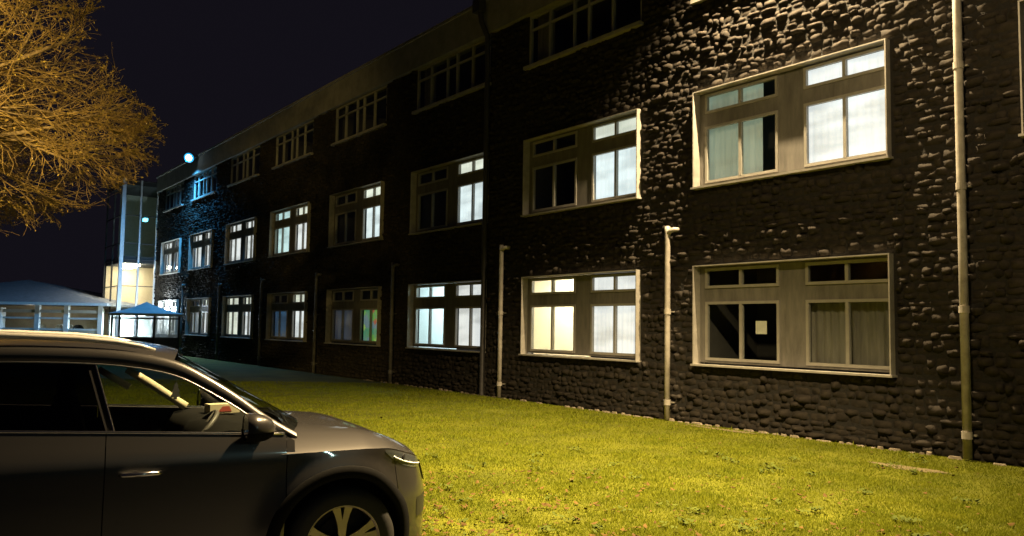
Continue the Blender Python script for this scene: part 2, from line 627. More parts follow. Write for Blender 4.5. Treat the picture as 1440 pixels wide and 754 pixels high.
def window_pair(left, zb, unit_states, label=None):
    """surround, infill panel, two units of a low top light over a two-light casement"""
    x0, x1 = -left, -left + WW
    zt = zb + 1.845
    win = MB()
    ux = [(x0 + .17, x0 + 1.79), (x0 + 2.31, x1 - .05)]
    hz = [(zb + .075, zb + 1.165), (zb + 1.415, zb + 1.79)]
    # infill panel between and around the frames
    for a, b in ((x0 + .03, ux[0][0]), (ux[0][1], ux[1][0]), (ux[1][1], x1 - .03)):
        win.box(a, b, .055, .12, zb + .03, zt - .03)
    for a, b in ux:
        win.box(a, b, .055, .12, zb + .03, hz[0][0])
        win.box(a, b, .055, .12, hz[0][1], hz[1][0])
        win.box(a, b, .055, .12, hz[1][1], zt - .03)
    wo = win.build('window', M['panel'], bld)
    if label:
        wo['label'] = label
    sr = MB()
    sr.box(x0, x0 + .022, -P_OUT, .2, zb, zt).box(x1 - .022, x1, -P_OUT, .2, zb, zt)
    sr.box(x0 + .022, x1 - .022, -P_OUT, .2, zt - .02, zt)
    sr.build('surround', M['trim'], wo)
    MB().box(x0 - .03, x1 + .03, -P_OUT - .03, .05, zb - .035, zb - .001).build('sill', M['trim'], wo)
    for k, (a, b) in enumerate(ux):
        st = unit_states[k]
        for j, (z0, z1) in enumerate(hz):
            fm, panes = frame_mesh(a, b, z0, z1)
            fm.build('frame', M['frame'], wo)
            for (pa, pb, pz0, pz1) in panes:
                MB().box(pa, pb, .06, .066, pz0, pz1).build('pane', M['glass'], wo)
        low, top = st.get('low'), st.get('top')
        cov = st.get('cover', (0, 1))
        ca, cb = a - .06 + (b - a + .12) * cov[0], a - .06 + (b - a + .12) * cov[1]
        if low:
            curtain(ca, cb, zb + .05, zb + 1.28, M[low], wo)
        if top:
            curtain(ca, cb, zb + 1.30, zb + 1.88, M[top], wo)
        rm = st.get('room')
        ra, rb_ = (x0 + .02, (ux[0][1] + ux[1][0]) / 2 - .01) if k == 0 else ((ux[0][1] + ux[1][0]) / 2 + .01, x1 - .02)
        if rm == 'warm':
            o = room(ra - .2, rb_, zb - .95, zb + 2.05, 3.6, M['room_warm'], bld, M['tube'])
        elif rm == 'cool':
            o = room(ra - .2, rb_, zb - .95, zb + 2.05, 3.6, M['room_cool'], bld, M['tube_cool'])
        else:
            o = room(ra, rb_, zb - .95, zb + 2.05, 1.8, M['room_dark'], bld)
        if rm:
            MB().box(rb_ - .022, rb_ - .004, 1.55, 2.0, zb + .55, zb + .85).build('picture', M['picture'], o)
    return wo, ux, hz


dark = {}


def st(low=None, top=None, **k):
    d = dict(low=low, top=top)
    d.update(k)
    return d


LOWER = {
    0: [st('dimwhite', 'dimwhite'), st()],
    1: [st(), st('curtain_dark')],
    2: [st(room='warm'), st('grey', 'grey')],
    3: [st(room='cool'), st('grey', 'grey')],
    4: [st('dimgrey'), st('pattern')],
    5: [st('dimblue'), st('white', 'cream')],
    6: [st('cream', 'cream'), st('white', 'cream')],
    7: [st('dimwhite'), st('white', 'cream')],
    8: [st('cool', 'white'), st('cool', 'white')],
}
UPPER = {
    0: [st(), st()],
    1: [st('green', 'green', cover=(0, .72)), st('white', 'white')],
    2: [st(), st('cool', 'cream')],
    3: [st(), st('cool', 'cream')],
    4: [st(), st('cool', 'cream')],
    5: [st('teal', 'teal'), st('white', 'cream')],
    6: [st('white', 'white'), st('white', 'white')],
    7: [st('white', 'white'), st('white', 'white')],
    8: [st('white', 'white'), st('white', 'white')],
}
WL = {}
for k, l in enumerate(LEFT):
    WL[('l', k)] = window_pair(l, 1.12, LOWER[k])
    WL[('u', k)] = window_pair(l, 4.46, UPPER[k])
WL[('l', 1)][0]['label'] = 'unlit ground floor window with a square paper notice in one pane'
WL[('l', 2)][0]['label'] = 'ground floor window showing a bright cream room with a picture'
WL[('l', 3)][0]['label'] = 'ground floor window showing a bluish white room'
WL[('l', 4)][0]['label'] = 'dim ground floor window with a red and green patterned curtain'
WL[('u', 1)][0]['label'] = 'large upper window with white lit curtains on one side'
# paper notice in the pane of the nearest lower window
w1, ux1, hz1 = WL[('l', 1)]
xn = (ux1[0][0] + ux1[0][1]) / 2
MB().box(xn + .30, xn + .53, .069, .073, 1.12 + .58, 1.12 + .81).build('notice', M['paper'], w1)

# top floor ribbon windows under the fascia
for k, l in enumerate(LEFT):
    x0, x1, z0, z1 = -l, -l + WW, 8.10, 9.43
    m = MB()
    fr = [0, .20, .43, .565, .77, 1.0]
    xs = [x0 + .03 + (WW - .06) * t for t in fr]
    hb = .032
    tz = z0 + .95
    panes = []
    for i, x in enumerate(xs):
        hw = hb if i not in (2,) else .022
        m.box(x - hw, x + hw, .02, .10, z0 + .05, z1)
        if i < 5:
            xa, xb = x + hw, xs[i + 1] - (hb if i + 1 not in (2,) else .022)
            m.box(xa, xb, .025, .095, z0 + .05, z0 + .10)
            m.box(xa, xb, .025, .095, tz, tz + .05)
            m.box(xa, xb, .025, .095, z1 - .05, z1)
            panes += [(xa, xb, z0 + .10, tz), (xa, xb, tz + .05, z1 - .05)]
    wo = m.build('window', M['frame'], bld)
    for a, b, c, d in panes:
        MB().box(a, b, .06, .066, c, d).build('pane', M['glass'], wo)
    MB().box(x0 - .05, x1 + .05, -P_OUT, .10, z0 - .03, z0 + .05).build('sill', M['trim'], wo)
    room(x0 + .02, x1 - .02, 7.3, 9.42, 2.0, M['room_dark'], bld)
    if k in (2, 3):
        curtain(x0 + .1, x0 + .75, z0 + .1, z1, M['curtain_dark'], wo)

# pipes on the wall
def wall_pipe(s, ztop, m, r=.055, elbow=True, label=None):
    g = MB()
    x = -s
    o = -.13
    if elbow:
        pts = [(x, o, .02), (x, o, 1.5), (x, o, ztop - .12), (x, o, ztop)]
    else:
        pts = [(x, o, .02), (x, o, 3), (x, o, 6), (x, o, ztop)]
    g.tube(pts, r, 14)
    if elbow:
        g.tube([(x, o, ztop - .16), (x + .07, o, ztop - .09), (x + .13, o + .03, ztop - .07), (x + .17, .0, ztop - .07)], r * .9, 12)
    p = g.build('drainpipe', m, bld, smooth=True)
    if label:
        p['label'] = label
    z = .35
    while z < ztop - .1:
        c = MB()
        c.tube([(x, o, z - .05), (x, o, z + .05)], r + .012, 14)
        c.box(x - .1, x + .1, -.07, -.02, z - .012, z + .012)
        c.build('collar', m, p)
        z += 1.75
    return p


wall_pipe(5.48, 9.42, M['pipe'], .06, elbow=False, label='tall pale drainpipe rising past the nearest windows')
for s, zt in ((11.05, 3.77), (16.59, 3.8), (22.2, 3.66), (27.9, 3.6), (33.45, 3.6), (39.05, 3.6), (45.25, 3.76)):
    wall_pipe(s, zt, M['pipe'] if s < 20 else M['pipe_dimmed'])
bp = MB()
xb = -17.36
bp.tube([(xb - .16, -.30, 10.2), (xb - .1, -.28, 9.75), (xb, -.14, 9.35), (xb, -.12, 8.5), (xb, -.12, 5), (xb, -.12, .02)], .07, 12)
bp.box(xb - .32, xb - .02, -.42, -.205, 10.0, 10.34)
bp.build('downpipe', M['pipe_dark'], bld, label='black downpipe with a hopper at the roof edge')


# ------------------------------------------------------------------ lamps (the fittings)
M['lamp_metal'] = mat('lamp_metal', (0.18, 0.18, 0.18), 0.45, metal=.6, var=.1)
M['sodium'] = emit('sodium_lamp_glass', (1.0, 0.72, 0.36), 8)
M['halo_glass'] = emit('blue_halo_glass', (0.03, 0.42, 0.85), 1.3)  # blue emission on the rim imitates the halo round the lamp


def wall_flood(name, label, m, loc):
    root = thing(name, label, 'wall lamp', loc, B_ROT)
    MB().tube([(0, .36, .0), (0, .2, .01), (-.04, .06, .02)], .03, 10).box(-.08, .08, .345, .36, -.12, .12).build('bracket', M['lamp_metal'], root)
    d = Vector((.72, -.5, -.38)).normalized()
    c = Vector((0, 0, 0))
    MB().tube([c - d * .14, c - d * .08, c, c + d * .03], [.08, .2, .25, .26], 20).build('lamp_head', M['lamp_metal'], root, smooth=True)
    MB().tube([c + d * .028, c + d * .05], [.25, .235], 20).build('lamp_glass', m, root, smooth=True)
    MB().tube([c + d * .045, c + d * .09, c + d * .11], [.165, .14, .06], 20).build('bulb', emit('white_bulb', (.80, .97, 1.0), 8), root, smooth=True)
    return root


# the warm wall lamp looks down, so its glass is a small lens under the head
wl = thing('wall_lamp', 'warm floodlight on a bracket at the roof edge above the nearest windows', 'wall lamp', tuple(F_LOC), B_ROT)
MB().tube([(0, .53, -.1), (0, .4, .0), (0, .25, .08), (0, .05, .08)], .03, 10).box(-.09, .09, .505, .54, -.22, .02).build('bracket', M['lamp_metal'], wl)
MB().tube([(0, 0, .14), (0, 0, .10), (0, 0, .02), (0, 0, -.02)], [.06, .13, .2, .21], 18).build('lamp_head', M['lamp_metal'], wl, smooth=True)
wall_flood('blue_flood_lamp', 'round blue white floodlight glowing at the far roof edge', M['halo_glass'], B_LAMP)


def street_lamp(loc, base, label, m):
    root = thing('street_lamp', label, 'street lamp', (base[0], base[1], 0))
    dx, dy, h = loc[0] - base[0], loc[1] - base[1], loc[2]
    MB().tube([(0, 0, 0), (0, 0, 1.2), (0, 0, 1.22), (0, 0, h - .6), (dx * .12, dy * .12, h - .1), (dx * .4, dy * .4, h + .12), (dx * .85, dy * .85, h + .08)], [.09, .09, .065, .05, .045, .04, .035], 12).build('pole', M['lamp_metal'], root, smooth=True)
    d = Vector((dx, dy, 0)).normalized()
    c = Vector((dx, dy, h + .06))
    MB().tube([c - d * .45, c - d * .3, c + d * .1, c + d * .35], [.06, .12, .15, .05], 14).build('lamp_head', M['lamp_metal'], root, smooth=True)
    return root


street_lamp(S_LOC, (5.6, 5.2), 'tall street lamp beside the car park casting warm light on the lawn', M['sodium'])
T_LOC = Vector((13.7, -11.8, 5.3))
point("far_street_lamp_light", T_LOC - Vector((0, 0, .3)), 300, (.62, 1.0, .92), .14)
street_lamp(T_LOC, (15.2, -12.6), 'street lamp with cold white light across the car park', None)
street_lamp(S2_LOC, (-10.6, 3.6), 'street lamp with orange light beside the bare tree', M['sodium'])

# ------------------------------------------------------------------ stair tower at the far end
M['mullion'] = mat('tower_mullion', (0.45, 0.47, 0.48), 0.4, var=0.1)
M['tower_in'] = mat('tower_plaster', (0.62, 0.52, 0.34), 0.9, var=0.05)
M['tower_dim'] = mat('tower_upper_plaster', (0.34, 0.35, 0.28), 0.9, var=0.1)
M['slab'] = mat('dark_floor_slab', (0.03, 0.03, 0.03), 0.8, var=.2)
tw = thing('stair_tower', 'tall glazed stair tower with a bright cream middle floor at the far end', 'stair tower', B_LOC, B_ROT)
TS0, TS1, TO = 51.75, 56.2, 1.95       # along the wall, outward
x0, x1, yF, yB = -TS1, -TS0, -TO, 3.0
sl = MB()
for za, zb_ in ((2.2, 2.5), (5.15, 5.55), (9.75, 10.05)):
    sl.box(x0 + .06, x1 - .06, yF + .06, yB, za, zb_)
sl.build('floor_slab', M['slab'], tw)
MB().box(x0, x0 + .05, yF + .4, yB, 0, 2.2).box(x0 + .05, x1, yB - .05, yB, 0, 2.2).build('lobby_wall', M['room_cool'], tw)
MB().box(x0 + .4, x1 - .3, -1.2, -.3, 2.08, 2.16).build('ceiling_light', M['tube_cool'], tw)
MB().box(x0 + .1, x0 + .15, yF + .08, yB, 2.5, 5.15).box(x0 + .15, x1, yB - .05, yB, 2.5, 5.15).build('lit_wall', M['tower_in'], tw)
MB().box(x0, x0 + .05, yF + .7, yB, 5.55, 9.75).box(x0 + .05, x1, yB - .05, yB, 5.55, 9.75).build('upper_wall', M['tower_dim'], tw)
mu = MB()
zs_t = [0, 2.35, 3.8, 5.35, 6.3, 7.95, 10.0]
for y in (yF, (yF - 0) / 2, -.04):
    mu.box(x1 - .06, x1 + .05, y - .05, y + .05, 0, 10.05)
mu.build('mullion', M['mullion'], tw)
MB().box(x1 - .14, x1 + .07, yF - .07, yF + .14, 0.0, 10.08).build('corner_post', M['mullion'], tw)
tr = MB()
for x in (x0 + .04, (x0 + x1) / 2 - .05):
    tr.box(x - .03, x + .03, yF - .04, yF + .05, 0, 10.05)
for z in zs_t[1:]:
    tr.box(x1 - .03, x1 + .03, yF + .15, -.1, z - .025, z + .025)
    tr.box(x0 + .05, x1 - .15, yF - .03, yF + .03, z - .025, z + .025)
tr.build('transom', M['slab'], tw)
for i in range(len(zs_t) - 1):
    za, zb_ = zs_t[i] + .03, zs_t[i + 1] - .03
    for ya, yb_ in ((yF + .15, yF / 2 - .06), (yF / 2 + .06, -.1)):
        MB().box(x1 - .004, x1 + .004, ya, yb_, za, zb_).build('pane', M['glass'], tw)
    MB().box(x0 + .06, x1 - .16, yF - .004, yF + .004, za, zb_).build('pane', M['glass'], tw)
MB().box(x1 - 1.3, x1 - .5, -1.6, -.75, 5.02, 5.12).build('ceiling_light', emit('tower_light', (1.0, .9, .68), 60), tw)
MB().box(x0 + .8, x0 + 2.2, -1.2, -.6, 5.02, 5.12).build('ceiling_light', bpy.data.materials['tower_light'], tw)
MB().box(x1 - 1.0, x1 - .6, -.62, -.42, 7.75, 7.92).build('landing_light', emit('landing_light', (.12, .75, 1.0), 7), tw)
point("tower_landing_glow", tuple(Bm @ Vector((x1 - 1.2, -.9, 7.2))), 26, (.85, 1.0, .75), .2)

# wall lamp added in place of the bright lamp inside this far window
bl = thing('stand_in_lamp', 'small glaring white lamp added on the far wall in place of one inside the window', 'wall lamp', wpt(48.35, .06, 2.42), B_ROT)
MB().tube([(0, .04, 0), (0, -.09, 0), (0, -.14, 0)], [.16, .16, .10], 16).build('lamp_glass', emit('stand_in_lamp_glass', (.9, .97, 1.0), 14), bl, smooth=True)
MB().tube([(0, .07, 0), (0, .03, 0)], [.2, .2], 16).build('base', M['lamp_metal'], bl)
point("stand_in_lamp_light", wpt(48.35, .45, 2.42), 800, (.75, .9, 1.0), .12)

# ------------------------------------------------------------------ gazebo
M['canvas'] = mat('pale_canvas_roof', (0.20, 0.23, 0.25), 0.8, var=.12, scale=3, bump=.2)
M['dark_wood'] = mat('dark_timber', (0.02, 0.018, 0.018), 0.7, var=.3)


def translucent(name, c, t=.6):
    m = bpy.data.materials.new(name)
    m.use_nodes = True
    nt = m.node_tree
    p = nt.nodes["Principled BSDF"]
    nt.nodes.remove(p)
    d = nt.nodes.new("ShaderNodeBsdfDiffuse")
    d.inputs[0].default_value = (*c, 1)
    tl = nt.nodes.new("ShaderNodeBsdfTranslucent")
    tl.inputs[0].default_value = (*c, 1)
    tp = nt.nodes.new("ShaderNodeBsdfTransparent")
    mx = nt.nodes.new("ShaderNodeMixShader")
    mx.inputs[0].default_value = .5
    mx2 = nt.nodes.new("ShaderNodeMixShader")
    mx2.inputs[0].default_value = t
    nt.links.new(d.outputs[0], mx.inputs[1])
    nt.links.new(tl.outputs[0], mx.inputs[2])
    nt.links.new(tp.outputs[0], mx2.inputs[1])
    nt.links.new(mx.outputs[0], mx2.inputs[2])
    nt.links.new(mx2.outputs[0], nt.nodes["Material Output"].inputs[0])
    return m


M['sheet'] = translucent('clear_sheet_side', (.8, .85, .85), .3)
gz = thing('gazebo', 'small dark framed gazebo with a pointed canvas roof and pale side sheets', 'gazebo', (-17.1, 38.6, 0))
hexa = [(1.5 * math.cos(R(188 + 60 * i)), 1.5 * math.sin(R(188 + 60 * i))) for i in range(6)]
rf = MB()
for i in range(6):
    a, b = hexa[i], hexa[(i + 1) % 6]
    rf.grid([[(a[0] * 1.12, a[1] * 1.12, 2.12), (b[0] * 1.12, b[1] * 1.12, 2.12)], [(a[0] * .62, a[1] * .62, 2.30), (b[0] * .62, b[1] * .62, 2.30)], [(a[0] * .2, a[1] * .2, 2.53), (b[0] * .2, b[1] * .2, 2.53)], [(0, 0, 2.68), (0.001, 0, 2.68)]])
    rf.grid([[(a[0] * 1.12, a[1] * 1.12, 2.02), (b[0] * 1.12, b[1] * 1.12, 2.02)], [(a[0] * 1.12, a[1] * 1.12, 2.12), (b[0] * 1.12, b[1] * 1.12, 2.12)]])
rf.build('roof', M['canvas'], gz)
for i in range(6):
    a, b = Vector((*hexa[i], 0)), Vector((*hexa[(i + 1) % 6], 0))
    MB().tube([(a.x, a.y, 0), (a.x, a.y, 2.1)], .05, 6).build('post', M['dark_wood'], gz)
    t = (b - a).normalized()
    n_ = Vector((t.y, -t.x, 0))
    for z0, z1, th in ((0, 1.02, .03), (1.86, 1.92, .03)):
        q = MB()
        p0, p1 = a + t * .05, b - t * .05
        bb = len(q.v)
        q.v += [tuple(p + n_ * s * th + Vector((0, 0, z))) for z in (z0, z1) for s in (-1, 1) for p in (p0, p1)]
        q.f += [tuple(bb + i_ for i_ in f) for f in ((0, 2, 3, 1), (4, 5, 7, 6), (0, 1, 5, 4), (2, 6, 7, 3), (0, 4, 6, 2), (1, 3, 7, 5))]
        q.build('side_rail', M['dark_wood'], gz)
    p0, p1 = a + t * .06, b - t * .06
    MB().grid([[(p0.x, p0.y, 1.02), (p1.x, p1.y, 1.02)], [(p0.x, p0.y, 2.05), (p1.x, p1.y, 2.05)]]).build('side_sheet', M['sheet'], gz)

# ------------------------------------------------------------------ pavilion
M['blue_roof'] = mat('slate_roof', (0.16, 0.17, 0.19), 0.7, var=.2, scale=5, bump=.4)
M['white_paint'] = mat('white_painted_timber', (0.62, 0.63, 0.62), 0.5, var=.1)
M['pav_in'] = mat('pavilion_plaster', (0.48, 0.42, 0.32), 0.9, var=.2, scale=1.2)
pv = thing('pavilion', 'low hipped roof pavilion with white window frames lit blue at the far left', 'pavilion', (-31.0, 52.7, 0.15))
pv.scale = (1.17, 1.17, 1.0)
hx, hy = 6.25, 4.0
g = MB()
c4 = [(-hx - .4, -hy - .4), (hx + .3, -hy - .4), (hx + .3, hy + .4), (-hx - .4, hy + .4)]
for i in range(4):
    a, b = c4[i], c4[(i + 1) % 4]
    b0 = len(g.v)
    g.v += [(*a, 2.62), (*b, 2.62), (0, 0, 4.15)]
    g.f.append((b0, b0 + 1, b0 + 2))
g.build('roof', M['blue_roof'], pv)
MB().box(-hx - .4, hx + .3, -hy - .40, -hy - .34, 2.46, 2.62).box(hx + .24, hx + .3, -hy - .34, hy + .4, 2.46, 2.62).build('gutter', M['white_paint'], pv)
for px in (-5.9, -4.2, -2.7, 2.9, 4.35, 6.05):
    MB().box(px - .11, px + .11, -hy - .05, -hy + .13, 0, 2.46).build('post', M['white_paint'], pv)
MB().box(.55, 1.15, -hy - .12, -hy + .3, 0, 2.3).build('column', M['white_paint'], pv)
for xa, xb_ in ((-5.79, .5), (1.2, 2.79), (3.01, 4.24), (4.46, 5.94)):
    MB().box(xa, xb_, -hy, -hy + .1, 2.02, 2.20).build('beam', M['white_paint'], pv)
    MB().box(xa, xb_, -hy, -hy + .08, 1.66, 1.76).build('rail', M['white_paint'], pv)
    MB().box(xa, xb_, -hy, -hy + .1, 1.02, 1.12).build('rail', M['white_paint'], pv)
    MB().box(xa, xb_, -hy + .02, -hy + .08, 0, 1.02).build('low_wall', M['pav_in'], pv)
    MB().box(xa, xb_, -hy + .03, -hy + .036, 1.12, 1.66).build('pane', M['glass'], pv)
MB().box(-hx, hx, 0.5, .6, 0, 2.5).box(-hx, -hx + .1, -hy + .2, .5, 0, 2.5).build('back_wall', M['pav_in'], pv)
MB().box(-hx, hx, -hy + .15, .5, 2.50, 2.58).build('ceiling', M['dark_wood'], pv)
point("pavilion_inside_light", (-29.5, 50.5, 2.35), 45, (1.0, .85, .62), .15)
M['white_plastic'] = mat('white_plastic_chair', (0.7, 0.68, 0.64), 0.5, var=.05)
M['dark_fabric'] = mat('black_fabric', (0.012, 0.012, 0.014), 0.8, var=.2)


def lounge_chair(x, y, m, label, group=None, rz=0.0):
    c = thing('chair', label, 'chair', (x, y, 0), rz, group)
    for sx in (-.22, .22):
        for sy in (-.2, .2):
            MB().tube([(sx, sy, 0), (sx * .9, sy * .9, .72)], .02, 6).build('leg', m, c)
    MB().tube([(0, 0, .72), (0, 0, .74), (0, 0, .80), (0, 0, .81)], [.22, .29, .29, .2], 14).build('seat', m, c, smooth=True)
    rows = []
    for z, r in ((.8, .27), (1.05, .30), (1.3, .29), (1.46, .2), (1.5, .06)):
        rows.append([(r * math.cos(a), .12 + .16 * math.sin(a), z) for a in np.linspace(0, math.pi, 9)])
    b = MB().grid(rows)
    b.grid([[(p[0] * .93, p[1] - .035, p[2]) for p in r] for r in rows])
    b.build('backrest', m, c, smooth=True)
    return c


lounge_chair(-28.1, 49.3, M['white_plastic'], 'white round backed high chair nearest the column inside the pavilion', rz=.3)
lounge_chair(-27.2, 49.6, M['white_plastic'], 'white round backed high chair in the middle of the pavilion row', rz=-.2)
lounge_chair(-26.4, 49.2, M['white_plastic'], 'white round backed high chair just left of the dark pavilion chair', rz=.1)
lounge_chair(-25.7, 49.0, M['dark_fabric'], 'dark high chair behind the pavilion window frame', rz=.4)

# ------------------------------------------------------------------ tree
M['bark'] = mat('tree_bark', (0.17, 0.12, 0.075), 0.9, var=.35, scale=10, bump=.6)
M['twig'] = mat('pale_twig_bark', (0.30, 0.20, 0.08), 0.85, var=.4, scale=6)
M['leaf'] = mat('autumn_leaf', (0.24, 0.15, 0.03), 0.8, color2=(0.40, 0.30, 0.07), scale=3)
TREE = Vector((-12.55, 12.7, 0))
tree = thing('tree', 'almost bare spreading tree with ochre twigs at the left edge', 'tree', TREE)
tmb, lmb, wmb = MB(), MB(), MB()
tips = []
rnd = random.Random(5)


def rvec(s):
    return Vector((rnd.gauss(0, s), rnd.gauss(0, s), rnd.gauss(0, s)))


def inside(p):
    dz = p.z - 4.95
    return math.hypot(p.x, p.y) ** 2 / 6.2 ** 2 + (dz / (3.7 if dz > 0 else 2.1)) ** 2 + .12 * math.sin(p.x * 2.3 + p.z * 3.1) * math.sin(p.y * 2.7) < 1


def branch(p, d, length, r, level):
    nseg = 7 if level < 2 else 4
    pts, rad = [p.copy()], [r]
    for i in range(nseg):
        d = (d + rvec(.11 if level < 3 else .17) + Vector((0, 0, .05 if i > nseg // 2 else -.02))).normalized()
        q = p + d * length / nseg
        if level > 0 and not inside(q) and i > 0:
            break
        p = q
        pts.append(p.copy())
        rad.append(max(r * (1 - .75 * (i + 1) / nseg), .003))
    n_ = len(pts) - 1
    (tmb if level == 0 else lmb if level < 3 else wmb).tube(pts, rad, 10 if level == 0 else 6 if level < 3 else 3, cap=level < 3)
    if level == 4:
        tips.append((pts, d))
        return
    kids = (0, 11, 9, 7)[level]
    for k in range(kids):
        t = .2 + .8 * (k + rnd.random()) / kids
        i = min(int(t * n_), n_ - 1)
        q = pts[i].lerp(pts[i + 1], t * n_ - i)
        base = (pts[i + 1] - pts[i]).normalized()
        sd = rvec(1)
        sd = (sd - base * sd.dot(base)).normalized()
        nd = (base + sd * rnd.uniform(.45, .85)).normalized()
        branch(q, nd, (0, 2.6, 1.35, .62)[level] * rnd.uniform(.65, 1.2), max(rad[i] * .55, (0, .016, .009, .0052)[level]), level + 1)


branch(Vector((0, 0, 0)), Vector((.03, 0, 1)), 5.4, .22, 0)
for k in range(32):    # main limbs
    a = k * 2.39996
    zz = 2.6 + 2.6 * ((k * 13) % 32) / 32
    el = .02 + 1.3 * ((k * 13) % 32) / 32
    branch(Vector((.03, 0, zz)), Vector((math.cos(a), math.sin(a), el)).normalized(), 6.4, .085, 1)
print('tree tips', len(tips), 'twig faces', len(wmb.f))
tmb.build('trunk', M['bark'], tree, smooth=True)
lmb.build('branches', M['bark'], tree, smooth=True)
wv = np.array(wmb.v)
wf = np.array([f for f in wmb.f])
link('twigs', np_mesh('twigs', wv, wf, M['twig'], True), tree, kind='stuff')
# last small curled leaves along the twigs
LV, LF = [], []
for pts, d in tips:
    for k in range(4):
        if rnd.random() < .75:
            i = rnd.randrange(1, len(pts))
            c = pts[i] + rvec(.02)
            s = rnd.uniform(.011, .028)
            a, b = rvec(1).normalized(), rvec(1).normalized()
            n0 = len(LV)
            LV += [tuple(c - a * s), tuple(c + b * s * .6), tuple(c + a * s), tuple(c - b * s * .6 + a.cross(b) * s * .4)]
            LF.append((n0, n0 + 1, n0 + 2, n0 + 3))
link('leaves', np_mesh('leaves', np.array(LV), np.array(LF), M['leaf']), tree, kind='stuff')

# ------------------------------------------------------------------ car (x forward, y = 0 on the centre line, near side at y = -0.92)
M['paint'] = mat('dark_grey_metallic_paint', (0.058, 0.055, 0.054), 0.34, metal=.58, coat=1.0)
M['cladding'] = mat('black_plastic_cladding', (0.008, 0.008, 0.008), 0.8, var=.1, scale=60, bump=.05, spec=.04)
M['rubber'] = mat('tyre_rubber', (0.014, 0.014, 0.014), 0.75, var=.15, scale=40)
M['alloy'] = mat('brushed_alloy', (0.42, 0.38, 0.34), 0.35, metal=.85)
M['chrome'] = mat('bright_chrome_trim', (0.68, 0.68, 0.68), 0.16, metal=1.0)
M['dark_chrome'] = mat('satin_window_trim', (0.25, 0.25, 0.25), 0.35, metal=1.0)
M['rail'] = mat('satin_roof_rail', (0.55, 0.53, 0.50), 0.42, metal=.25)
M['car_glass'] = glass('car_window_glass', (.64, .68, .66), .01)
M['tint_glass'] = glass('privacy_glass', (.10, .10, .11), .01)
M['black'] = mat('black_interior_plastic', (0.012, 0.012, 0.013), 0.7, var=.1, scale=30, spec=.15)
M['seat'] = mat('dark_seat_fabric', (0.016, 0.016, 0.018), 0.9, var=.2, scale=30)
M['cream_flat'] = mat('cream_matte', (0.55, 0.48, 0.33), 0.8, var=.05)
M['lens'] = glass('headlight_lens', (.75, .78, .80), .01)
M['reflector'] = mat('headlight_reflector', (0.16, 0.17, 0.18), 0.25, metal=.5)
M['drl'] = mat('pale_lamp_strip', (0.75, 0.77, 0.8), 0.3)
M['amber'] = mat('amber_reflector', (0.45, 0.16, 0.03), 0.3)
M['silver'] = mat('lower_grille', (0.02, 0.02, 0.02), 0.4)

car = thing('parked_car', 'dark grey sport utility car with silver roof rails parked at the lawn edge', 'car', tuple(CAR_O), PSI)
HW, NX0, NXT, NN = .92, .10, .84, 2.4
WHX, WHZ, WHR, ARCH = .05, .36, .355, .425
RWX = WHX - 2.75
TAIL = -3.62


def interp(x, xs, ys):
    return float(np.interp(x, xs, ys))


def smooth_interp(xs, ys):
    """monotone-ish smooth curve through points (Catmull-Rom in y)"""
    xs, ys = list(xs), list(ys)

    def f(x):
        if x <= xs[0]:
            return ys[0]
        if x >= xs[-1]:
            return ys[-1]
        i = max(k for k in range(len(xs)) if xs[k] <= x)
        i = min(i, len(xs) - 2)
        h = xs[i + 1] - xs[i]
        t = (x - xs[i]) / h
        m0 = (ys[i + 1] - ys[max(i - 1, 0)]) / (xs[i + 1] - xs[max(i - 1, 0)]) * h
        m1 = (ys[min(i + 2, len(ys) - 1)] - ys[i]) / (xs[min(i + 2, len(xs) - 1)] - xs[i]) * h
        return (2 * t**3 - 3 * t**2 + 1) * ys[i] + (t**3 - 2 * t**2 + t) * m0 + (-2 * t**3 + 3 * t**2) * ys[i + 1] + (t**3 - t**2) * m1
    return f


belt = smooth_interp([-3.6, -2.4, -1.34, -.8, -.33, -.2], [1.20, 1.165, 1.115, 1.087, 1.062, 1.055])
hood_edge = smooth_interp([-.4, -.2, 0, .2, .4, .55, .7, .84], [.945, .952, .955, .952, .94, .905, .85, .77])
hood_mid = smooth_interp([-.45, -.15, .11, .39, .56, .70, .78, .84], [1.105, 1.085, 1.062, 1.018, .972, .905, .85, .785])
roof_edge = smooth_interp([-3.75, -3.5, -3.0, -2.4, -1.9, -1.4, -1.15, -.95, -.78, -.61, -.43, -.24], [1.30, 1.46, 1.545, 1.585, 1.60, 1.585, 1.555, 1.505, 1.415, 1.305, 1.17, 1.055])
PROF_Z = [.18, .30, .45, .60, .72, .84, .92, .955, 1.0, 1.06, 1.12, 1.20]
PROF = smooth_interp(PROF_Z, [.925, .950, .968, .978, .986, .994, 1.0, .998, .984, .964, .945, .922])


def plan(x):
    if x <= -2.9:
        t = min((-2.9 - x) / (-2.9 - TAIL), 1)
        return HW * (1 - .12 * t ** 2.2)
    if x <= NX0:
        return HW
    t = min((x - NX0) / (NXT - NX0), 1)
    return HW * max(1 - t ** NN, 0) ** (1 / NN)


def body(x, z, side=-1, off=0.0):
    """a point on the body skin"""
    k = min(max((x - .15) / .55, 0), 1)
    k = k * k * (3 - 2 * k)
    xs = x - max(0, z - .58) * .28 * k
    w_ = plan(x) * PROF(z)
    # wheel arch flare
    for wx in (WHX, RWX):
        dd = math.hypot(x - wx, z - WHZ)
        w_ += .034 * math.exp(-((dd - .46) / .085) ** 2) * (1 - min(max((x - .3) / .3, 0), 1))
    return (xs, side * (w_ + off), z)


def zbot(x):
    z = .235
    for wx in (WHX, RWX):
        if abs(x - wx) < ARCH:
            z = max(z, WHZ + math.sqrt(ARCH ** 2 - (x - wx) ** 2))
    return z


def lin(a, b, n):
    return [a + (b - a) * i / (n - 1) for i in range(n)]


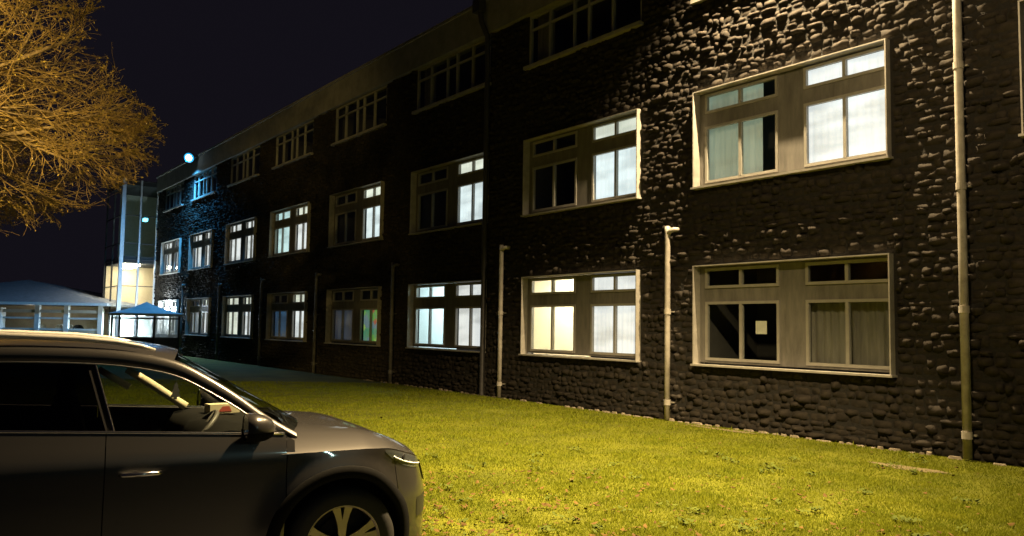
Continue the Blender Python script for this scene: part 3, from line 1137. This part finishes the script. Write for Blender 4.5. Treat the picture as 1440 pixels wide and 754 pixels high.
def panel(xs, zt, name, m, side, nz=14, zb=zbot, lip=.03, parent=car, slant=0.0):
    """a body panel over stations xs with returned edges, so panel gaps are real grooves"""
    rows = []
    for x in xs:
        a, b = zb(x), zt(x)
        b = max(b, a + .012)
        rows.append([body(x + slant * (a + (b - a) * t - .7), a + (b - a) * t, side) for t in lin(0, 1, nz)])
    g = MB().grid(rows)
    if lip:
        for e in (rows[0], rows[-1]):
            g.grid([[(p[0], p[1] - side * 1e-4, p[2]) for p in e], [(p[0], p[1] - side * lip, p[2]) for p in e]])
        g.grid([[(r[0][0], r[0][1] - side * 1e-4, r[0][2]) for r in rows], [(r[0][0], r[0][1] - side * lip, r[0][2]) for r in rows]])
        g.grid([[(r[-1][0], r[-1][1] - side * 1e-4, r[-1][2]) for r in rows], [(r[-1][0], r[-1][1] - side * lip, r[-1][2] - .004) for r in rows]])
    return g.build(name, m, parent, smooth=True)


def arch_xs(a, b, wx):
    xs = set(lin(a, b, max(3, int((b - a) / .05))))
    for k in range(33):
        x = wx + ARCH * math.cos(math.pi * k / 32)
        if a < x < b:
            xs.add(x)
    return sorted(xs)


def nose_xs(a):
    return sorted(set([x for x in [NX0 + (NXT - NX0) * math.sin(R(q)) ** (2 / NN) for q in list(range(4, 84, 4)) + [84, 86, 88, 89, 89.6, 90]] if x > a + .01] + [a]))


gap = .003
for side in (-1, 1):
    fx = arch_xs(-.325 + gap, .44 - gap, WHX)
    panel(fx, lambda x: hood_edge(x) - .004, 'front_wing', M['paint'], side)
    dz = lambda x: belt(x)
    front_door = panel(lin(-1.335 + gap, -.325 - gap, 24), dz, 'door', M['paint'], side, nz=18, zb=lambda x: .30)
    rear_door = panel([x for x in arch_xs(-2.42, -1.335 - gap, RWX)], dz, 'door', M['paint'], side, nz=18, zb=lambda x: max(.30, zbot(x)))
    panel(arch_xs(TAIL + .12, -2.43, RWX), dz, 'rear_wing', M['paint'], side)
    panel(nose_xs(.44 + gap), lambda x: hood_edge(x) - .004, 'bumper', M['paint'], side, nz=16, lip=0)
    # black sill and arch mouldings
    sl_ = MB()
    rows = []
    for x in lin(RWX + ARCH, WHX - ARCH, 24):
        rows.append([(x, side * .85, .20), (x, side * .905, .225), (x, side * .924, .27), (x, side * .928, .40), (x, side * .915, .415)])
    sl_.grid(rows)
    sl_.build('sill_cladding', M['cladding'], car, smooth=True)
    tr_ = MB().tube([body(x, .425, side, .008) for x in lin(-2.15, -.43, 24)], .011, 8)
    tr_.build('sill_trim', M['chrome'], car, smooth=True)
    for wx in (WHX, RWX):
        rows = []
        for k in range(37):
            a = math.pi * (-.10 + 1.20 * k / 36)
            row = []
            for rr, o in ((ARCH - .012, -.06), (ARCH - .006, .010), (ARCH + .02, .016), (ARCH + .068, .012), (ARCH + .075, -.004)):
                x, z = wx + rr * math.cos(a), WHZ + rr * math.sin(a)
                row.append(body(min(x, .74), max(z, .19), side, o))
            rows.append(row)
        MB().grid(rows).build('arch_moulding', M['cladding'], car, smooth=True)
        # wheel housing
        hs = MB()
        rows = []
        for k in range(25):
            a = math.pi * (-.1 + 1.2 * k / 24)
            rows.append([(wx + (ARCH - .004) * math.cos(a), side * .86, WHZ + (ARCH - .004) * math.sin(a)), (wx + (ARCH - .004) * math.cos(a), side * .52, WHZ + (ARCH - .004) * math.sin(a))])
        hs.grid(rows)
        hs.f.append(tuple(range(1, 50, 2)))
        hs.build('wheel_housing', M['black'], car)

# bonnet
rows = []
for x in [-.36, -.345] + nose_xs(-.33):
    ze = hood_edge(x)
    zm = max(hood_mid(x), ze + .006)
    e = body(x, ze, 1)
    row = []
    for t in [-1, -.985, -.95, -.88, -.78, -.66, -.5, -.3, -.1, .1, .3, .5, .66, .78, .88, .95, .985, 1]:
        s = abs(t)
        lift = (1 - s ** 5) * .86 + .14 * (1 - s ** 1.6)
        rise = .012 * math.exp(-((s - .72) / .10) ** 2)
        z = ze + (zm - ze) * lift + rise * min(1, (zm - ze) / .06)
        k = min(max((x - .15) / .55, 0), 1)
        k = k * k * (3 - 2 * k)
        xs = x - max(0, z - .58) * .28 * k + (.13 * (1 - s * s) * max(0, min(1, (-.05 - x) / .3)))
        row.append((xs, t * e[1], z))
    rows.append(row)
MB().grid(rows).build('bonnet', M['paint'], car, smooth=True)

# grille, number plate recess and lower intake on the nose
rows = []
for q in lin(-.42, .42, 15):
    x = NX0 + (NXT - NX0) * max(1 - (abs(q) / HW) ** NN, 0) ** (1 / NN)
    rows.append([(body(x, z)[0] + .012, q, z) for z in (.62, .66, .72, .77)])
MB().grid(rows).build('grille', M['silver'], car, smooth=True)

# headlights
for side in (-1, 1):
    rows, rows2 = [], []
    for i, x in enumerate(lin(.35, .77, 16)):
        t = i / 15
        zt = hood_edge(x) - .010
        zb_ = .835 - .085 * t + .085 * (1 - t) ** 3
        zb_ = min(zb_, zt - .005)
        rows.append([body(x, zb_ + (zt - zb_) * k, side, .006) for k in (0, .33, .66, 1)])
        rows2.append([body(x, zb_ + (zt - zb_) * k, side, .002) for k in (0, .33, .66, 1)])
    hl = MB().grid(rows2).build('headlight', M['reflector'], car, smooth=True)
    g = MB().grid(rows)
    g.grid([[r[0] for r in rows], [r[0] for r in rows2]])
    g.build('lens', M['lens'], hl, smooth=True)
    MB().tube([(r[1][0], r[1][1] + side * .002, r[1][2]) for r in rows2[3:]], .006, 6).build('light_strip', M['drl'], hl, smooth=True)
    dg_ = MB()
    for x in (.55,):
        c = body(x, .865, side, .003)
        dg_.tube([(c[0], c[1], c[2]), (c[0] + .004, c[1] + side * .003, c[2])], [.024, .020], 12)
    dg_.build('lamp_unit', M['black'], hl)
    rows = [[body(x, z, side, .003) for z in (.44, .50, .55, .57)] for x in lin(.62, .78, 8)]
    MB().grid(rows).build('fog_light', M['silver'], car)

# tail
rows = []
for z in (.25, .5, .8, 1.0, 1.2, 1.35, 1.5, 1.585):
    xe = TAIL + .12 if z < 1.1 else TAIL + .12 + (z - 1.1) * .55
    wz = plan(TAIL + .12) * PROF(min(z, 1.2)) - max(0, z - 1.1) * .38
    rows.append([(xe - .1 * (1 - (t * t)), t * wz, z) for t in lin(-1, 1, 11)])
MB().grid(rows).build('tailgate', M['paint'], car, smooth=True)

# greenhouse
GI = .50                                   # how far the sides lean in per metre of height


def gy(x, z):
    return max(.865 - (z - 1.06) * .36, .5)


win_top = lambda x: roof_edge(x) - (.062 + .02 * max(0, min(1, (-.3 - x) / .5)) if x < -.34 else .03)
rows = []
for x in [-3.55, -3.3, -3.0, -2.6, -2.2, -1.8, -1.5, -1.3, -1.15, -1.05, -.98]:
    z = roof_edge(x)
    y = gy(x, z)
    front = max(0, (x + 1.5) / .52)
    rows.append([(x + .08 * front * (1 - t * t), t * y, z + .055 * (1 - abs(t) ** 3) - .012 * (abs(t) > .98)) for t in lin(-1, 1, 17)])
MB().grid(rows).build('roof', M['paint'], car, smooth=True)
for side in (-1, 1):
    # roof side and windscreen pillar in body colour
    rows = []
    for x in lin(-3.5, -.26, 60):
        zo, zi = roof_edge(x), win_top(x)
        yo = gy(x, zo)
        rows.append([(x, side * (yo - .06), zo + .004), (x, side * (yo - .02), zo + .006), (x, side * yo, zo - .004), (x, side * (yo + .012), zo - .018), (x, side * (gy(x, zi) + .012), zi), (x, side * (gy(x, zi) - .02), zi - .002)])
    MB().grid(rows).build('roof_pillar', M['paint'], car, smooth=True)
    # chrome along the top of the side windows and along the belt
    MB().tube([(x, side * (gy(x, win_top(x)) + .010), win_top(x) - .004) for x in lin(-2.9, -.40, 50)], .005, 6).build('window_trim', M['dark_chrome'], car, smooth=True)
    MB().tube([(x, side * (HW * PROF(belt(x)) - .004), belt(x) + .005) for x in lin(-2.9, -.34, 30)], .0085, 6).build('belt_trim', M['chrome'], car, smooth=True)
    # glass
    def wgrid(b0, b1, t0, t1, n=16, o=0.0):
        rows = []
        for i in range(n):
            u = i / (n - 1)
            xb_, xt = b0 + (b1 - b0) * u, t0 + (t1 - t0) * u
            zb_, zt = belt(xb_), max(win_top(xt), belt(xb_) + .004)
            rows.append([(xb_ + (xt - xb_) * k, side * (gy(0, zb_ + (zt - zb_) * k) - .004 - o), zb_ + (zt - zb_) * k) for k in lin(0, 1, 6)])
        return MB().grid(rows)
    wgrid(-1.285, -.37, -1.40, -.385).build('side_window', M['car_glass'], car, smooth=True)
    wgrid(-2.35, -1.335, -2.42, -1.45, 10).build('side_window', M['tint_glass'], car, smooth=True)
    wgrid(-3.05, -2.42, -3.0, -2.49, 8).build('side_window', M['tint_glass'], car, smooth=True)
    wgrid(-1.335, -1.285, -1.45, -1.40, 3, -.004).build('door_pillar', M['black'], car, smooth=True)
    wgrid(-2.42, -2.35, -2.49, -2.42, 3, -.004).build('door_pillar', M['black'], car, smooth=True)
    MB().tube([(-1.295, side * (gy(0, 1.115) + .004), 1.118), (-1.405, side * (gy(0, 1.50) + .006), 1.50)], .0055, 6).build('pillar_trim', M['chrome'], car)
    # roof rail
    pts = [(x, side * .655, z) for x, z in ((-1.08, 1.578), (-1.16, 1.60), (-1.3, 1.625), (-1.5, 1.645), (-1.9, 1.66), (-2.4, 1.655), (-2.9, 1.63), (-3.2, 1.59))]
    MB().tube(pts, [.008, .015, .017, .018, .018, .018, .017, .01], 10).build('roof_rail', M['rail'], car, smooth=True)
    # mirror
    rows = []
    for k, (dx, sc) in enumerate(((0, .78), (.02, .97), (.06, 1.0), (.11, .9), (.155, .62), (.175, .25), (.178, .02))):
        rows.append([(-.60 + dx, side * (1.015 + .125 * sc * math.copysign(abs(math.cos(a)) ** .75, math.cos(a)) - dx * .15), 1.135 + .085 * sc * math.copysign(abs(math.sin(a)) ** .8, math.sin(a)) - .1 * dx) for a in lin(0, 2 * math.pi, 25)])
    mi = MB().grid(rows).build('mirror', M['paint'], car, smooth=True)
    MB().grid([[(p[0] + .004, side * (1.015 + (abs(p[1]) - 1.015) * .92), 1.135 + (p[2] - 1.135) * .92) for p in rows[0]], [(-.595, side * 1.015, 1.135)] * 25]).build('mirror_glass', M['chrome'], mi, smooth=True)
    MB().tube([(-.50, side * .86, 1.045), (-.53, side * .93, 1.05), (-.56, side * .99, 1.08)], [.035, .03, .035], 10).build('mirror_arm', M['cladding'], mi, smooth=True)
    lw = MB()
    lw.grid([[(-.60 + dx, side * (1.015 + .127 * sc * math.cos(a)), 1.115 + .07 * sc * math.sin(a)) for a in lin(math.pi * 1.02, math.pi * 1.98, 12)] for dx, sc in ((-.004, .85), (.02, 1.0), (.06, 1.03), (.11, .93), (.15, .66))])
    lw.build('lower_shell', M['cladding'], mi, smooth=True)
    MB().grid([[body(x, .94 + (1.058 - .55 * (x + .335) - .94) * k, side, -.010) for k in lin(0, 1, 6)] for x in lin(-.322, -.275, 4)]).build('cowl_side', M['paint'], car, smooth=True)
    # triangle in front of the door window
    MB().grid([[(-.42, side * .858, 1.07), (-.42, side * .858, 1.10)], [(-.28, side * .862, 1.055), (-.28, side * .862, 1.06)]]).build('corner_trim', M['black'], car)
    # handles
    for hx in (-1.15, -2.2):
        y = HW * PROF(.885) + .022
        MB().tube([(hx - .11, side * (y - .02), .883), (hx - .09, side * y, .884), (hx, side * (y + .008), .886), (hx + .09, side * y, .884), (hx + .11, side * (y - .02), .883)], [.008, .013, .015, .013, .008], 10).build('handle', M['chrome'], front_door if hx > -2 else rear_door, smooth=True)

# windscreen and rear interior faces
rows = []
for i in range(9):
    u = i / 8
    xe, xm = -.29 + (-.96 + .29) * u, -.10 + (-.90 + .10) * u
    ze, zm = roof_edge(xe) - .012, 1.085 + (1.545 - 1.085) * u
    y = gy(xe, ze) - .01
    rows.append([(xm + (xe - xm) * t * t, t * y, zm + (ze - zm) * t * t) for t in lin(-1, 1, 15)])
MB().grid(rows).build('windscreen', M['car_glass'], car, smooth=True)
MB().grid([[(-.40, -.70, 1.03), (-.40, .70, 1.03)], [(-.26, -.70, 1.045), (-.26, .70, 1.045)]]).build('scuttle', M['black'], car)
MB().tube([(-.24, -.55, 1.075), (-.20, -.2, 1.10), (-.16, .05, 1.095)], .009, 6).tube([(-.2, .1, 1.095), (-.17, .4, 1.10), (-.22, .7, 1.075)], .009, 6).build('wiper', M['black'], car)

# interior
inn = MB()
inn.box(-3.3, -.40, -.80, .80, .30, .34)
inn.grid([[(-.40, -.80, .34), (-.40, .80, .34)], [(-.40, -.80, 1.0), (-.40, .80, 1.0)]])
for s in (-1, 1):
    inn.grid([[(-3.3, s * .80, .34), (-.40, s * .80, .34)], [(-3.3, s * .80, 1.06), (-.40, s * .80, 1.02)]])
inn.build('cabin', M['black'], car)
rows = []
for x, z in ((-.80, .80), (-.86, .95), (-.80, 1.06), (-.66, 1.085), (-.40, 1.06), (-.24, 1.04)):
    rows.append([(x + .03 * math.sin(t * 6), t * .78, z + (.035 if -.75 < t < -.2 and x < -.6 and z > .9 else 0)) for t in lin(-1, 1, 21)])
MB().grid(rows).build('dashboard', mat('dashboard_plastic', (0.012, 0.011, 0.010), .9, var=.1, scale=40, spec=.08), car, smooth=True)
hdl = MB().grid([[(x, t * (gy(x, roof_edge(x)) - .07), roof_edge(x) - .03) for t in lin(-1, 1, 5)] for x in lin(-3.3, -1.05, 10)])
hdl.build('headliner', M['dark_fabric'], car)


def seat_part(px, py):
    s = MB()
    rows = []
    for z, w_, x0_, x1_ in ((.50, .24, -.05, .42), (.56, .26, -.08, .46), (.62, .24, -.06, .44)):
        rows.append([(px + x, py + y, z) for x, y in ((x0_, -w_), (x1_, -w_), (x1_, w_), (x0_, w_))])
    s.grid(rows, closed=True)
    rows = []
    for k in range(7):
        t = k / 6
        z = .55 + .68 * t
        xx = px - .04 - .20 * t
        w_ = .25 - .06 * t ** 3
        rows.append([(xx + dx, py + w_ * cy, z) for dx, cy in ((.06, -.8), (.03, 1e-3), (.06, .8), (0, 1), (-.08, .8), (-.09, 0), (-.08, -.8), (0, -1))])
    s.grid(rows, closed=True)
    o = s.build('seat', M['seat'], car, smooth=True)
    h = MB()
    rows = [[(px - .25 + .05 * r * math.cos(a), py + .14 * r * math.copysign(abs(math.sin(a)) ** .6, math.sin(a)), z) for a in lin(0, 2 * math.pi, 17)] for z, r in ((1.24, .3), (1.25, .9), (1.33, 1.0), (1.40, .9), (1.42, .3))]
    h.grid(rows)
    h.build('headrest', M['seat'], o, smooth=True)


seat_part(-1.30, -.38)
seat_part(-1.30, .38)
seat_part(-2.15, -.38)
seat_part(-2.15, .38)
# steering wheel
cw, ax_ = Vector((-.80, -.40, 1.03)), Vector((-.45, 0, .42)).normalized()
u_ = Vector((0, 1, 0))
v_ = ax_.cross(u_)
ring = [cw + (u_ * math.cos(a) + v_ * math.sin(a)) * .185 for a in lin(0, 2 * math.pi, 33)]
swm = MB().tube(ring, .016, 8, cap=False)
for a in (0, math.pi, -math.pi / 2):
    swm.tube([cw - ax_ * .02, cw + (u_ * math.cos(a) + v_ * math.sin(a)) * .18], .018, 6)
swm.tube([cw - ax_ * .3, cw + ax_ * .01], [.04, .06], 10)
swm.build('steering_wheel', mat('lightened_wheel_leather', (.11, .10, .09), .5, var=.1), car, smooth=True)  # lighter grey put into the colour so the rim looks lit
MB().box(-.755, -.74, -.10, .03, .955, .985).build('display', emit('cyan_display', (.03, .42, .8), 1.2), car)
# interior mirror and two slanted cream bars at the far side
MB().box(-.93, -.89, -.13, .13, 1.395, 1.455).tube([(-.9, 0, 1.45), (-.86, 0, 1.53)], .012, 6).build('inside_mirror', M['black'], car)
MB().tube([(-1.16, .655, 1.395), (-1.0, .66, 1.29), (-.80, .67, 1.15), (-.74, .67, 1.105)], [.028, .03, .03, .034], 8).build('cream_bar', M['cream_flat'], car, smooth=True)
MB().tube([(-1.35, .64, 1.40), (-1.14, .65, 1.265)], [.022, .026], 8).build('cream_bar', M['cream_flat'], car, smooth=True)


# wheels
def wheel(px, side, steer=0.0):
    wl_ = MB()
    o = bpy.data.objects.new('wheel', None)
    y0 = side * .80
    prof = [(.235, -.11), (.30, -.115), (.338, -.10), (.352, -.07), (.355, 0), (.352, .07), (.338, .10), (.30, .115), (.258, .105), (.25, .09), (.235, .11)]
    tyre = MB().lathe(prof, 48).mesh('tyre', M['rubber'], True)
    root = link('wheel', tyre, car, (px, y0, WHZ))
    root.rotation_euler = (0, 0, steer if side < 0 else math.pi + steer)
    # outward is -y in wheel space
    rim = MB().lathe([(.252, -.095), (.25, -.108), (.238, -.112), (.228, -.098), (.222, .09)], 48)
    rim.build('rim', M['alloy'], root, smooth=True)
    MB().lathe([(.22, -.015), (.0, -.015)], 32).lathe([(.16, -.03), (.06, -.03)], 32).build('brake_disc', M['black'], root)
    MB().lathe([(.001, -.098), (.03, -.097), (.034, -.09), (.05, -.07), (.052, -.02)], 20).build('hub_cap', M['alloy'], root, smooth=True)
    for k in range(5):
        a0 = 2 * math.pi * k / 5 + .35
        for da in (-.16, .16):
            g = MB()
            rows = []
            for r_, hw, yy in ((.035, .020, -.082), (.12, .018, -.088), (.19, .021, -.094), (.232, .027, -.099)):
                a = a0 + da * (r_ / .2) ** .8
                c, s = math.cos(a), math.sin(a)
                rows.append([(r_ * c - hw * s, yy, r_ * s + hw * c), (r_ * c + hw * s, yy, r_ * s - hw * c), (r_ * c + hw * s, yy + .03, r_ * s - hw * c), (r_ * c - hw * s, yy + .03, r_ * s + hw * c)])
            g.grid(rows, closed=True)
            g.build('spoke', M['alloy'], root)


for side in (-1, 1):
    wheel(WHX, side)
    wheel(RWX, side)
# underside
MB().box(-3.3, .5, -.7, .7, .22, .29).build('underbody', M['black'], car)

# things inside the car
fr_ = thing('air_freshener', 'dark tree shaped air freshener hanging under the car mirror', 'air freshener', tuple(cpt(-.88, .06, 1.27)), PSI + .5)
MB().prism([(-.012, -.055), (.012, -.055), (.012, -.04), (.04, -.04), (.02, -.005), (.033, -.005), (.012, .035), (.02, .035), (0, .065), (-.02, .035), (-.012, .035), (-.033, -.005), (-.02, -.005), (-.04, -.04), (-.012, -.04)], -.003, .003).build('card', M['dark_fabric'], fr_)
MB().tube([(0, 0, .06), (0, 0, .14)], .0015, 4).build('string', M['dark_fabric'], fr_)
bxo = thing('tissue_box', 'small cream and red carton lying on the car dashboard', 'carton', tuple(cpt(-.52, .36, 1.085)), PSI + .2)
MB().box(-.11, .11, -.06, .06, 0, .065).build('carton', M['cream_flat'], bxo)
MB().prism([(-.05, .012), (.05, .012), (.03, .05), (-.02, .05)], -.0625, -.0605).build('print', mat('red_print', (.35, .06, .04), .7), bxo)

# ------------------------------------------------------------------ grass, leaves, edging
def blade_mat():
    m = mat('grass_blade', (0.094, 0.119, 0.007), 0.8, color2=(0.160, 0.172, 0.010), scale=2.4, spec=.1)
    nt = m.node_tree
    p = nt.nodes["Principled BSDF"]
    tl = nt.nodes.new("ShaderNodeBsdfTranslucent")
    mx = nt.nodes.new("ShaderNodeMixShader")
    mx.inputs[0].default_value = .4
    nt.links.new(p.inputs["Base Color"].links[0].from_socket, tl.inputs[0])
    nt.links.new(p.outputs[0], mx.inputs[1])
    nt.links.new(tl.outputs[0], mx.inputs[2])
    nt.links.new(mx.outputs[0], nt.nodes["Material Output"].inputs[0])
    return m


def ground_visible(n, y0, y1, power=1.0):
    """random ground points in front of the camera between two distances, denser near"""
    y = y0 + (y1 - y0) * RNG.random(n) ** power
    x = (RNG.random(n) * 2 - 1) * y * .70
    return x, y


def keep_mask(x, y):
    dwall = D - (x * NX + y * NY)
    a = (x - CAR_O.x) * AX.x + (y - CAR_O.y) * AX.y
    t = (x - CAR_O.x) * INW.x + (y - CAR_O.y) * INW.y
    on_park = (a < .25) & (t < 2.4)
    return (dwall > .16) & ~on_park


SOIL = [(wpt(5.6, 1.5, 0), .5, .16, 0.0), (wpt(9.6, .35, 0), .8, .10, 0)]


def soil_dist(x, y):
    d = np.full(x.shape, 9.0)
    for c, a, b, _ in SOIL:
        s = (x - c.x) * UX + (y - c.y) * UY
        o = (x - c.x) * NX + (y - c.y) * NY
        d = np.minimum(d, np.hypot(s / a, o / b))
    return d


def tuft_noise(x, y):
    return (np.sin(x * 2.1 + 1.3 * np.sin(y * 1.7)) * np.cos(y * 2.6 + 1.1 * np.sin(x * 2.9)) + .6 * np.sin(x * 5.7 + y * 3.1) * np.cos(y * 6.3 - x * 2.2))


xs, ys = ground_visible(760000, 6.3, 25.0, 1.9)
k = keep_mask(xs, ys)
xs, ys = xs[k], ys[k]
tn = tuft_noise(xs, ys)
sd = soil_dist(xs, ys)
litter = np.clip(1 - np.hypot((xs - .1) / 1.5, (ys - 7.0) / 1.3), 0, 1) * (.5 + .5 * np.sin(xs * 9 + 2 * np.sin(ys * 7)) * np.cos(ys * 11 + xs * 3))
k = (RNG.random(len(xs)) < np.clip(.72 + .25 * tn - 1.1 * litter, .12, 1)) & ((sd > 1) | (RNG.random(len(xs)) < .12))
xs, ys, tn = xs[k], ys[k], tn[k]
n = len(xs)
h = (0.014 + 0.020 * RNG.random(n)) * (1 + .25 * np.clip(tn, -1, 1.2)) * (1 + (RNG.random(n) < .02) * .9)
wd = .0021 + .0016 * RNG.random(n)
wd *= 1 + np.clip((ys - 7) / 8, 0, 1.6)
az = RNG.random(n) * 2 * np.pi
ln = h * (0.25 + .75 * RNG.random(n))
laz = RNG.random(n) * 2 * np.pi
c, s = np.cos(az), np.sin(az)
P0 = np.stack([xs - c * wd, ys - s * wd, np.zeros(n)], -1)
P1 = np.stack([xs + c * wd, ys + s * wd, np.zeros(n)], -1)
mx_, my_ = xs + np.cos(laz) * ln * .35, ys + np.sin(laz) * ln * .35
P2 = np.stack([mx_ + c * wd * .8, my_ + s * wd * .8, h * .6], -1)
P3 = np.stack([mx_ - c * wd * .8, my_ - s * wd * .8, h * .6], -1)
P4 = np.stack([xs + np.cos(laz) * ln, ys + np.sin(laz) * ln, h], -1)
V = np.stack([P0, P1, P2, P3, P4], 1).reshape(-1, 3)
b = (np.arange(n) * 5)[:, None]
T = np.concatenate([b + np.array([[0, 1, 2]]), b + np.array([[0, 2, 3]]), b + np.array([[3, 2, 4]])])
link('grass', np_mesh('grass', V, T, blade_mat()), None, kind='stuff', label='short green grass of the lawn in front of the long building', category='grass')
print('grass blades', n)


def scatter_leaves(name, pts, smin, smax, m, zoff=.03):
    V, F = [], []
    for (x, y) in pts:
        sz = RNG.uniform(smin, smax)
        a = RNG.uniform(0, 6.28)
        tx, ty = RNG.uniform(-.5, .5), RNG.uniform(-.5, .5)
        z = zoff + RNG.uniform(-.012, .02)
        o = len(V)
        cu = RNG.uniform(.2, .6) * sz
        for lx, ly, lz in ((-1, 0, cu), (-.35, -.55, 0), (.45, -.5, .1 * sz), (1, 0, cu), (.45, .5, .3 * cu), (-.35, .55, 0)):
            px, py = lx * sz, ly * sz
            V.append((x + px * math.cos(a) - py * math.sin(a), y + px * math.sin(a) + py * math.cos(a), z + lz * .8 + tx * px + ty * py))
        F += [(o, o + 1, o + 2, o + 3), (o, o + 3, o + 4, o + 5)]
    return np_mesh(name, np.array(V), np.array(F), m)


M['fallen'] = mat('fallen_leaf', (0.025, 0.014, 0.005), 0.9, color2=(0.10, 0.06, 0.016), scale=5, spec=.1)
pts = []
while len(pts) < 700:
    y = 6.6 + 3.4 * RNG.random() ** 2.1
    x = -1.2 + 5.0 * RNG.random() ** 1.9
    pts.append((x, y))
while len(pts) < 800:
    y = RNG.uniform(6.6, 16)
    x = RNG.uniform(-.6, .62) * y
    if keep_mask(np.array([x]), np.array([y]))[0]:
        pts.append((x, y))
link('fallen_leaves', scatter_leaves('fallen_leaves', pts, .014, .036, M['fallen']), None, kind='stuff', label='brown fallen leaves scattered over the near lawn beside the car', category='leaves')

# weeds: broad darker leaf rosettes near the car
M['weed'] = mat('weed_leaf', (0.03, 0.042, 0.006), 0.9, color2=(0.06, 0.075, 0.010), scale=4, spec=.1)
pts = []
for _ in range(85):
    y = 6.5 + 5.5 * RNG.random() ** 1.8
    x = RNG.uniform(-.14, .55) * y
    if not keep_mask(np.array([x]), np.array([y]))[0]:
        continue
    for q in range(RNG.integers(5, 14)):
        pts.append((x + RNG.normal(0, .045), y + RNG.normal(0, .045)))
link('weeds', scatter_leaves('weeds', pts, .016, .034, M['weed'], .034), None, kind='stuff', label='low broad leaved weeds in the near lawn', category='weeds')

# bare soil patches by the wall
M['soil'] = mat('dry_soil', (0.085, 0.066, 0.024), 0.95, var=.45, scale=14, bump=.6)
sm = MB()
for c, a, b_, _ in SOIL:
    ring = []
    for q in range(26):
        t = 2 * math.pi * q / 26
        rr = 1 + .18 * math.sin(3 * t + a) + .1 * math.sin(7 * t)
        p = c + Vector((UX, UY, 0)) * (a * rr * math.cos(t)) + Vector((NX, NY, 0)) * (b_ * rr * math.sin(t))
        ring.append((p.x, p.y, .006))
    i0 = len(sm.v)
    sm.v += ring
    sm.f.append(tuple(range(i0, i0 + 26)))
sm.build('soil', M['soil'], kind='structure')

# loose pale stones along the foot of the wall
M['edge_stone'] = mat('pale_edging_stone', (0.14, 0.115, 0.08), 0.9, var=.4, scale=9, bump=.5)
eb_ = MB()
s_ = 2.0
while s_ < 24:
    wd_ = random.uniform(.08, .34)
    if random.random() < .8:
        o = .055 + random.uniform(0, .05)
        hh = random.uniform(.015, .05)
        p = wpt(s_ + wd_ / 2, o + .03, 0)
        ring0, ring1 = [], []
        for q in range(8):
            t = 2 * math.pi * q / 8
            rr = random.uniform(.8, 1.1)
            e = Vector((UX, UY, 0)) * (wd_ / 2 * rr * math.cos(t)) + Vector((NX, NY, 0)) * (.05 * rr * math.sin(t))
            ring0.append(tuple(p + e + Vector((0, 0, -.01))))
            ring1.append(tuple(p + e * .72 + Vector((0, 0, hh * random.uniform(.7, 1.1)))))
        eb_.grid([ring0, ring1], closed=True)
        n0 = len(eb_.v)
        eb_.f.append(tuple(n0 - 8 + i for i in range(8)))
    s_ += wd_ + random.uniform(.0, .08)
eb_.build('edging_stones', M['edge_stone'], kind='stuff', label='loose pale stones along the foot of the building wall', category='stones')
